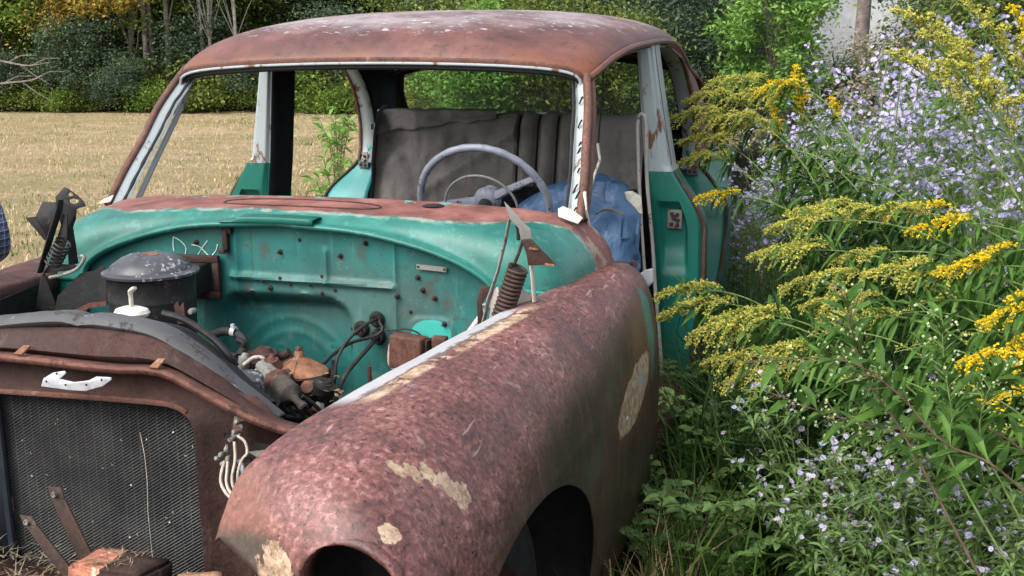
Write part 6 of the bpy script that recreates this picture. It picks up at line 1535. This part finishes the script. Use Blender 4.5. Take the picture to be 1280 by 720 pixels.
# taller stalk of asters against the shrubs
for k, (px, py, d) in enumerate(((1110, 62, 5.6), (1128, 75, 5.5), (1150, 85, 5.7))):
    p = at(px, py, d=d); h = Herb(560+k); q = bez(Vector((0, 0, 0)), Vector((.02, 0, p.z*.6)), Vector((.05, .0, p.z)), 14); h.st.tube(q, .003, 4)
    for j in range(34):
        i = h.r.randint(10, 13); e = q[i]+Vector((h.r.gauss(0, .05), h.r.gauss(0, .05), h.r.gauss(.0, .04))); h.daisy(e, (h.r.gauss(0, .6), -.6, .5), .014, 11, .2)
    for j in range(40): h.leaf(q[h.r.randint(3, 12)], (h.r.gauss(0, 1), h.r.gauss(0, 1), .3), .06, .011)
    h.build('tall_aster', ('leftmost', 'middle', 'rightmost')[k]+' of three tall lilac aster stalks against the dark shrubs', 'aster', (p.x-.05, p.y, 0), G['stem'], G['herb'], G['petal'], 'tall aster stalks', 'blossoms')
# dried seed heads between
for k, (px, py, d) in enumerate(((1080, 110, 8.5), (1095, 125, 8.3), (1060, 118, 8.6), (1145, 50, 9), (1090, 60, 9))):
    p = at(px, py, d=d); h = Herb(580+k); q = bez(Vector((0, 0, 0)), Vector((0, 0, p.z*.6)), Vector((.03, 0, p.z)), 10); h.st.tube(q, .004, 4)
    for j in range(160):
        e = q[9]+Vector((h.r.gauss(0, .12), h.r.gauss(0, .12), h.r.gauss(-.02, .09))); h.floret(e, .013)
    h.build('dried_weed', 'brown dried weed head '+('in the dip left of the aster stalks', 'just right of the dip by the aster stalks', 'lowest beside the lime sapling', 'under the near goldenrod plumes', 'below the white house')[k], 'weed', (p.x-.03, p.y, 0), G['stem_brown'], G['herb_dark'], G['dry'], 'dried weeds among the asters', 'seed_heads')

# ---- low pale asters in the foreground
B = [aster(600+i, (.46, .40, .52)[i], 11, 6, .0085, 'petal_pale', .26, 30, 'pale_aster', 'herb_grey', .9) for i in range(3)]
k = 0
names = []
for i in range(46):
    px = ra.uniform(975, 1320); py = ra.uniform(680, 900); p = at(px, py, z=0)
    if p.x < 1.0: continue
    lab = 'low pale aster tuft, %s, %s' % ('left side' if px < 1090 else 'middle' if px < 1200 else 'right side', 'rear of the foreground patch' if py < 740 else 'center of the foreground patch' if py < 810 else 'front of the foreground patch'); g_ = lab.replace('tuft', 'tufts')
    s = ra.uniform(.85, 1.15)
    if k < 3: o = B[k]; o.location = (p.x, p.y, 0); o.scale = (s,)*3; o['label'] = lab; o['group'] = g_
    else: copy_thing(B[ra.randrange(3)], (p.x, p.y, 0), ra.uniform(0, 6.28), s, lab, g_)
    k += 1

# ---- compound-leaved seedlings along the sill and in the foreground
def pinnate(seed, n=9, h=.42, ls=.05):
    a = Herb(seed); r = a.r
    for s_ in range(n):
        an = r.uniform(0, 6.28); L = h*r.uniform(.6, 1.1); tip = Vector((math.cos(an)*L*.55, math.sin(an)*L*.55, L*r.uniform(.55, 1.0))); q = bez(Vector((0, 0, 0)), Vector((tip.x*.3, tip.y*.3, tip.z*.9)), tip, 12); a.st.tube(q, .0016, 4)
        for j in range(4, 12):
            t_ = (q[j]-q[j-1]).normalized(); sd = t_.cross(Vector((0, 0, 1))); sd = sd.normalized() if sd.length > .05 else Vector((1, 0, 0))
            for w in (-1, 1): a.leaf(q[j], sd*w+t_*.35+Vector((0, 0, r.uniform(-.1, .3))), ls*r.uniform(.7, 1.1), ls*.52, r.uniform(0, .4))
        a.leaf(q[11], q[11]-q[10], ls, ls*.5)
    return a.build('ash_seedling', 'x y z w', 'seedling', (0, 0, 0), G['stem'], G['herb_grey'], None, 'seedlings beside the car')
S = [pinnate(700+i, 10, (.45, .38, .5)[i]) for i in range(3)]
sp = [((835, 620), 'tight against the sill by the wing'), ((870, 640), 'just right of the sill'), ((845, 700), 'at the rear edge of the wing'), ((820, 760), 'in the bottom foreground nearest the wheel arch'), ((870, 740), 'bluish, in the bottom foreground'), ((930, 660), 'left of the pale asters'), ((960, 700), 'at the left rim of the pale asters'), ((905, 770), 'at the bottom edge of the photo'), ((835, 570), 'in the door sill shadow')]
for i, (q, lab) in enumerate(sp):
    p = at(*q, z=0); lab = 'pinnate-leaved green seedling '+lab
    if i < 3: o = S[i]; o.location = p; o['label'] = lab
    else: copy_thing(S[i % 3], p, ra.uniform(0, 6), ra.uniform(.8, 1.15), lab)
# pale-budded leafy stems crossing in front
def budstem(base, pts, label, seed, lsz=.115):
    h = Herb(seed); r = h.r; base = Vector(base); q = spline([Vector((0, 0, 0))]+[Vector(p)-base for p in pts], 46); h.st.tube(q, [.0030*(1-.65*i/45) for i in range(46)], 6)
    for k in range(10, 46):
        t_ = (q[k]-q[k-1]).normalized(); u = t_.orthogonal().normalized(); w = t_.cross(u); a = k*2.4
        if r.random() < .9: h.leaf(q[k], (u*math.cos(a)+w*math.sin(a))+t_*.7, lsz*r.uniform(.6, 1.2)*(1.1-.5*k/45), lsz*.17, r.uniform(0, .5))
        if k > 24:
            d = (u*math.cos(a+1)+w*math.sin(a+1)+t_*.8).normalized(); e = q[k]+d*r.uniform(.02, .06); h.st.tube([q[k], e], .0009, 3, cap=False)
            for _ in range(3):
                p = e+Vector((r.gauss(0, .007), r.gauss(0, .007), r.gauss(0, .007)))
                for z_ in range(3):
                    a_ = Vector((r.gauss(0, 1), r.gauss(0, 1), r.gauss(0, 1))).normalized(); b_ = a_.orthogonal().normalized(); s_ = .0034*r.uniform(.7, 1.2); h.fl.append([tuple(p-a_*s_), tuple(p-b_*s_), tuple(p+a_*s_), tuple(p+b_*s_)])
    h.build('budded_aster', label, 'aster', base, G['stem_brown'] if 'long' in label else G['stem'], G['herb'], G['bud'], 'pale budded stems in the foreground', 'blossoms')  # the pale faces are closed buds, not open flowers
d = 2.35
for i, (b, pts, lab) in enumerate([((2.35, -.55), [(1290, 625), (1180, 553), (1120, 490), (1050, 450), (930, 452)], 'long pale budded stem bowing left across the foreground'), ((2.0, -.75), [(1150, 580), (1100, 500), (1068, 430), (1056, 365)], 'upright pale budded stem crossing the long bowing one'), ((2.1, -.7), [(1200, 600), (1190, 520), (1180, 450), (1178, 400)], 'upright budded stem left of the bright right goldenrods'), ((2.15, -.7), [(1260, 620), (1225, 540), (1240, 480), (1260, 470)], 'short budded stem at the right edge of the photo'), ((2.35, -.55), [(1290, 575), (1170, 545), (1060, 525), (960, 490)], 'lower budded stem bowing left beneath the long one'), ((2.35, -.6), [(1290, 660), (1190, 590), (1110, 555), (1040, 530)], 'shortest budded stem above the pale aster patch')]):
    budstem((b[0], b[1], 0), [at(px, py, d=d+.05*i) for px, py in pts], lab, 800+i)

# ---- rank grass, one uncountable mass
n = 15000; P = np.stack([NR.uniform(.98, 4.2, n), NR.uniform(-1.6, 3.6, n), np.zeros(n)], 1)
P = P[(P[:, 0] > 1.0) & ~((P[:, 1] < -.9) & (P[:, 0] > 1.25)) & ((P[:, 1] > .1) | (P[:, 0] < 1.2) | (NR.uniform(0, 1, len(P)) < .25))]
o = blades(P, .40, .0035, .9, G['grass'], 'tall_grass'); tag(o, 'rank dark grass filling the ground right of the car', 'grass', kind='stuff')
n = 260; P = np.stack([NR.uniform(.93, 1.12, n), NR.uniform(-.75, .25, n), np.zeros(n)], 1)
o = blades(P, .30, .0028, .8, G['straw'], 'dry_blades'); tag(o, 'dry straw coloured blades along the rusty wing', 'grass', kind='stuff')
n = 3500; P = np.stack([NR.uniform(-1.0, 1.0, n), NR.uniform(-2.2, 3.8, n), np.zeros(n)], 1)
o = blades(P, .16, .003, .9, G['grass'], 'grass_under_car'); tag(o, 'thin grass growing beneath the car', 'grass', kind='stuff')
n = 7000; P = np.stack([NR.uniform(.98, 2.3, n), NR.uniform(.15, 2.2, n), np.zeros(n)], 1)
o = blades(P, .62, .0035, 1.1, G['herb_dark'], 'long_grass'); tag(o, 'long dark arching grass between the sill and the goldenrods', 'grass', kind='stuff')
# leafy undergrowth between the flowers
P = np.stack([NR.uniform(1.15, 4.6, 26000), NR.uniform(-.3, 5.5, 26000), NR.uniform(0, 1, 26000)**1.3*.62], 1)
P = P[(P[:, 0] > 1.9) | (P[:, 1] > 1.6)]; P[:, 2] *= np.clip(.55+.35*np.sin(P[:, 0]*3.1+P[:, 1]*2.3), .3, 1.0)
o = link('undergrowth', quads_mesh('undergrowth', leaf_quads(P, .06, .26)), G['herb_dark'], None, False); tag(o, 'dark leafy undergrowth beneath the goldenrods and asters', 'undergrowth', kind='stuff')
# ---------------------------------------------------------------- person standing beyond the far wing (only an elbow reaches the picture)
def skin(name, pts, edges, radii, mat, parent, sub=2):
    me = bpy.data.meshes.new(name); me.from_pydata([tuple(p) for p in pts], edges, []); o = bpy.data.objects.new(name, me); C.objects.link(o); me.materials.append(mat)
    if parent: o.parent = parent
    m = o.modifiers.new('skin', 'SKIN'); m.use_smooth_shade = True; sk = me.skin_vertices[0].data
    for i, r_ in enumerate(radii): sk[i].radius = (r_, r_) if not isinstance(r_, tuple) else r_
    sk[0].use_root = True
    s_ = o.modifiers.new('sub', 'SUBSURF'); s_.levels = s_.render_levels = sub; return o
def plaid():
    t = NT('plaid_flannel'); P = t.sep()
    def stripe(axis, scale, w, off=0):
        v = t.math('FRACT', t.math('ADD', t.math('MULTIPLY', axis, scale*2.4), off)); return t.rng(t.math('ABSOLUTE', t.math('SUBTRACT', v, .5)), w, w-.04)
    h = t.math('ADD', P[0], P[1])
    c = t.mix(stripe(P[2], 16, .26), (.06, .07, .13), (.17, .20, .34)); c = t.mix(t.math('MULTIPLY', stripe(h, 16, .26), .6), c, (.05, .065, .16))
    c = t.mix(stripe(P[2], 16, .05, .3), c, (.62, .64, .72)); c = t.mix(stripe(h, 16, .05, .3), c, (.62, .64, .72))
    return t.finish(c, .9, 0, t.noise(300, 2), .2, .002, .1)
pm = empty('person', 'person in a blue plaid flannel shirt standing at the left edge beyond the far wing', 'person', (-1.275, -.25, 0), 0); pm.scale = (.93,)*3
SK = simple('skin', (.42, .25, .18), .55, var=.1, scale=30, bump=.1)
# joints in the figure's own frame: facing +y, hands on hips
J = [(0, 0, .95), (0, .01, 1.10), (0, 0, 1.28), (0, 0, 1.42), (0, .01, 1.50), (0, .02, 1.56), (0, .04, 1.64), (0, .03, 1.72), (0, .02, 1.77),
     (.18, 0, 1.42), (.28, -.03, 1.18), (.335, -.05, 1.06), (.26, .06, .98), (.19, .13, .96), (-.18, 0, 1.42), (-.28, -.03, 1.18), (-.335, -.05, 1.06), (-.26, .06, .98), (-.19, .13, .96),
     (.10, 0, .88), (.115, .02, .50), (.12, -.01, .10), (.13, .12, .03), (-.10, 0, .88), (-.115, .02, .50), (-.12, -.01, .10), (-.13, .12, .03)]
E_ = [(0, 1), (1, 2), (2, 3), (3, 4), (4, 5), (5, 6), (6, 7), (7, 8), (3, 9), (9, 10), (10, 11), (11, 12), (12, 13), (3, 14), (14, 15), (15, 16), (16, 17), (17, 18), (0, 19), (19, 20), (20, 21), (21, 22), (0, 23), (23, 24), (24, 25), (25, 26)]
rad = [(.15, .11), (.14, .10), (.165, .115), (.12, .09), .055, .058, (.078, .095), (.082, .10), (.055, .07), .058, .045, .042, .036, .030, .058, .045, .042, .036, .030, .085, .060, .042, .036, .085, .060, .042, .036]
body = skin('body', J, E_, rad, SK, pm)
for s in (-1, 1):
    wr = Vector((s*.19, .13, .96))
    for k, (dx, dz, L) in enumerate(((-.03, .02, .075), (-.012, .008, .085), (.006, -.004, .08), (.022, -.016, .065))):
        a = wr+Vector((s*-.01, .01, 0)); b = wr+Vector((-s*.05, .045+.01*k, dz-.02)); c_ = b+Vector((-s*L*.55, -.01, -.012-.008*k)); skin('finger', [a, b, lerp(b, c_, .55), c_], [(0, 1), (1, 2), (2, 3)], [.016, .010, .009, .007], SK, body, 1)
    skin('thumb', [wr, wr+Vector((-s*.015, -.03, -.02)), wr+Vector((-s*.045, -.045, -.03))], [(0, 1), (1, 2)], [.016, .012, .009], SK, body, 1)
FL = plaid()
sh_ = skin('shirt', [J[i] for i in (0, 1, 2, 3, 9, 10, 11, 12, 14, 15, 16, 17, 4)]+[(0, 0, .86)], [(0, 1), (1, 2), (2, 3), (3, 4), (4, 5), (5, 6), (6, 7), (3, 8), (8, 9), (9, 10), (10, 11), (3, 12), (0, 13)], [(.172, .13), (.162, .122), (.185, .135), (.14, .108), .074, .066, .064, .050, .074, .066, .064, .050, .066, (.172, .13)], FL, pm)
skin('trousers', [(0, 0, 1.0), (0, 0, .90), (.088, 0, .78), (.11, .02, .50), (.12, -.01, .09), (-.088, 0, .78), (-.11, .02, .50), (-.12, -.01, .09)], [(0, 1), (1, 2), (2, 3), (3, 4), (1, 5), (5, 6), (6, 7)], [(.135, .10), (.145, .112), .095, .076, .066, .095, .076, .066], simple('denim', (.03, .05, .10), .85), pm)
for s in (-1, 1): skin('shoe', [(s*.12, -.05, .045), (s*.125, .06, .045), (s*.13, .16, .035)], [(0, 1), (1, 2)], [(.05, .05), (.052, .045), (.042, .032)], simple('brown_boot', (.06, .035, .02), .6), pm)
skin('hair', [(0, -.035, 1.62), (0, -.03, 1.69), (0, .0, 1.755), (0, .06, 1.785)], [(0, 1), (1, 2), (2, 3)], [(.06, .05), (.088, .080), (.086, .088), (.05, .04)], simple('brown_hair', (.04, .025, .016), .7), pm)
for s in (-1, 1):
    mb = MB(); mb.lathe([(0, .012), (.009, .008), (.012, 0), (.009, -.008), (0, -.012)], (s*.032, .128, 1.685), 12, axis=(0, 1, 0)); mb.build('eye', simple('eye', (.5, .5, .5), .2), body)
    mb = MB(); mb.lathe([(0, .012), (.018, .010), (.026, 0), (.018, -.008), (0, -.010)], (s*.088, .025, 1.67), 12, axis=(1, 0, 0)); mb.build('ear', SK, body)
skin('nose', [(0, .125, 1.69), (0, .150, 1.655), (0, .13, 1.645)], [(0, 1), (1, 2)], [.012, .016, .012], SK, body, 1)
mb = MB(); mb.tube(spline([(-.028, .125, 1.61), (0, .138, 1.608), (.028, .125, 1.61)], 8), .006, 6); mb.build('mouth', simple('lips', (.35, .14, .12), .5), body)
# ---------------------------------------------------------------- light
w = bpy.data.worlds.new('World'); sc.world = w; w.use_nodes = True
nt = w.node_tree; bg = nt.nodes['Background']; sky = nt.nodes.new('ShaderNodeTexSky'); sky.sky_type = 'NISHITA'; sky.sun_disc = False
SUN_EL, SUN_AZ = 48, 214        # azimuth measured clockwise from +Y
sky.sun_elevation = R(SUN_EL); sky.sun_rotation = R(SUN_AZ); sky.air_density = 1.0; sky.dust_density = 4.0; sky.ozone_density = 1.0
hs = nt.nodes.new('ShaderNodeHueSaturation'); hs.inputs['Saturation'].default_value = .42
nt.links.new(sky.outputs[0], hs.inputs['Color']); nt.links.new(hs.outputs[0], bg.inputs[0]); bg.inputs[1].default_value = .15
sl_ = bpy.data.lights.new('sun', 'SUN'); sl_.energy = 1.15; sl_.angle = R(55); sl_.color = (1, .96, .90)
so = bpy.data.objects.new('sun', sl_); C.objects.link(so)
az = R(SUN_AZ); dirv = Vector((math.sin(az)*math.cos(R(SUN_EL)), math.cos(az)*math.cos(R(SUN_EL)), math.sin(R(SUN_EL))))
so.rotation_euler = (-dirv).to_track_quat('-Z', 'Y').to_euler(); so.location = (0, 0, 12)
sc.view_settings.view_transform = 'Standard'; sc.view_settings.look = 'None'; sc.view_settings.gamma = 1; sc.view_settings.use_curve_mapping = False
sc.view_settings.exposure = 1.14
sc.cycles.use_denoising = True
sc.cycles.max_bounces = 8; sc.cycles.transparent_max_bounces = 16
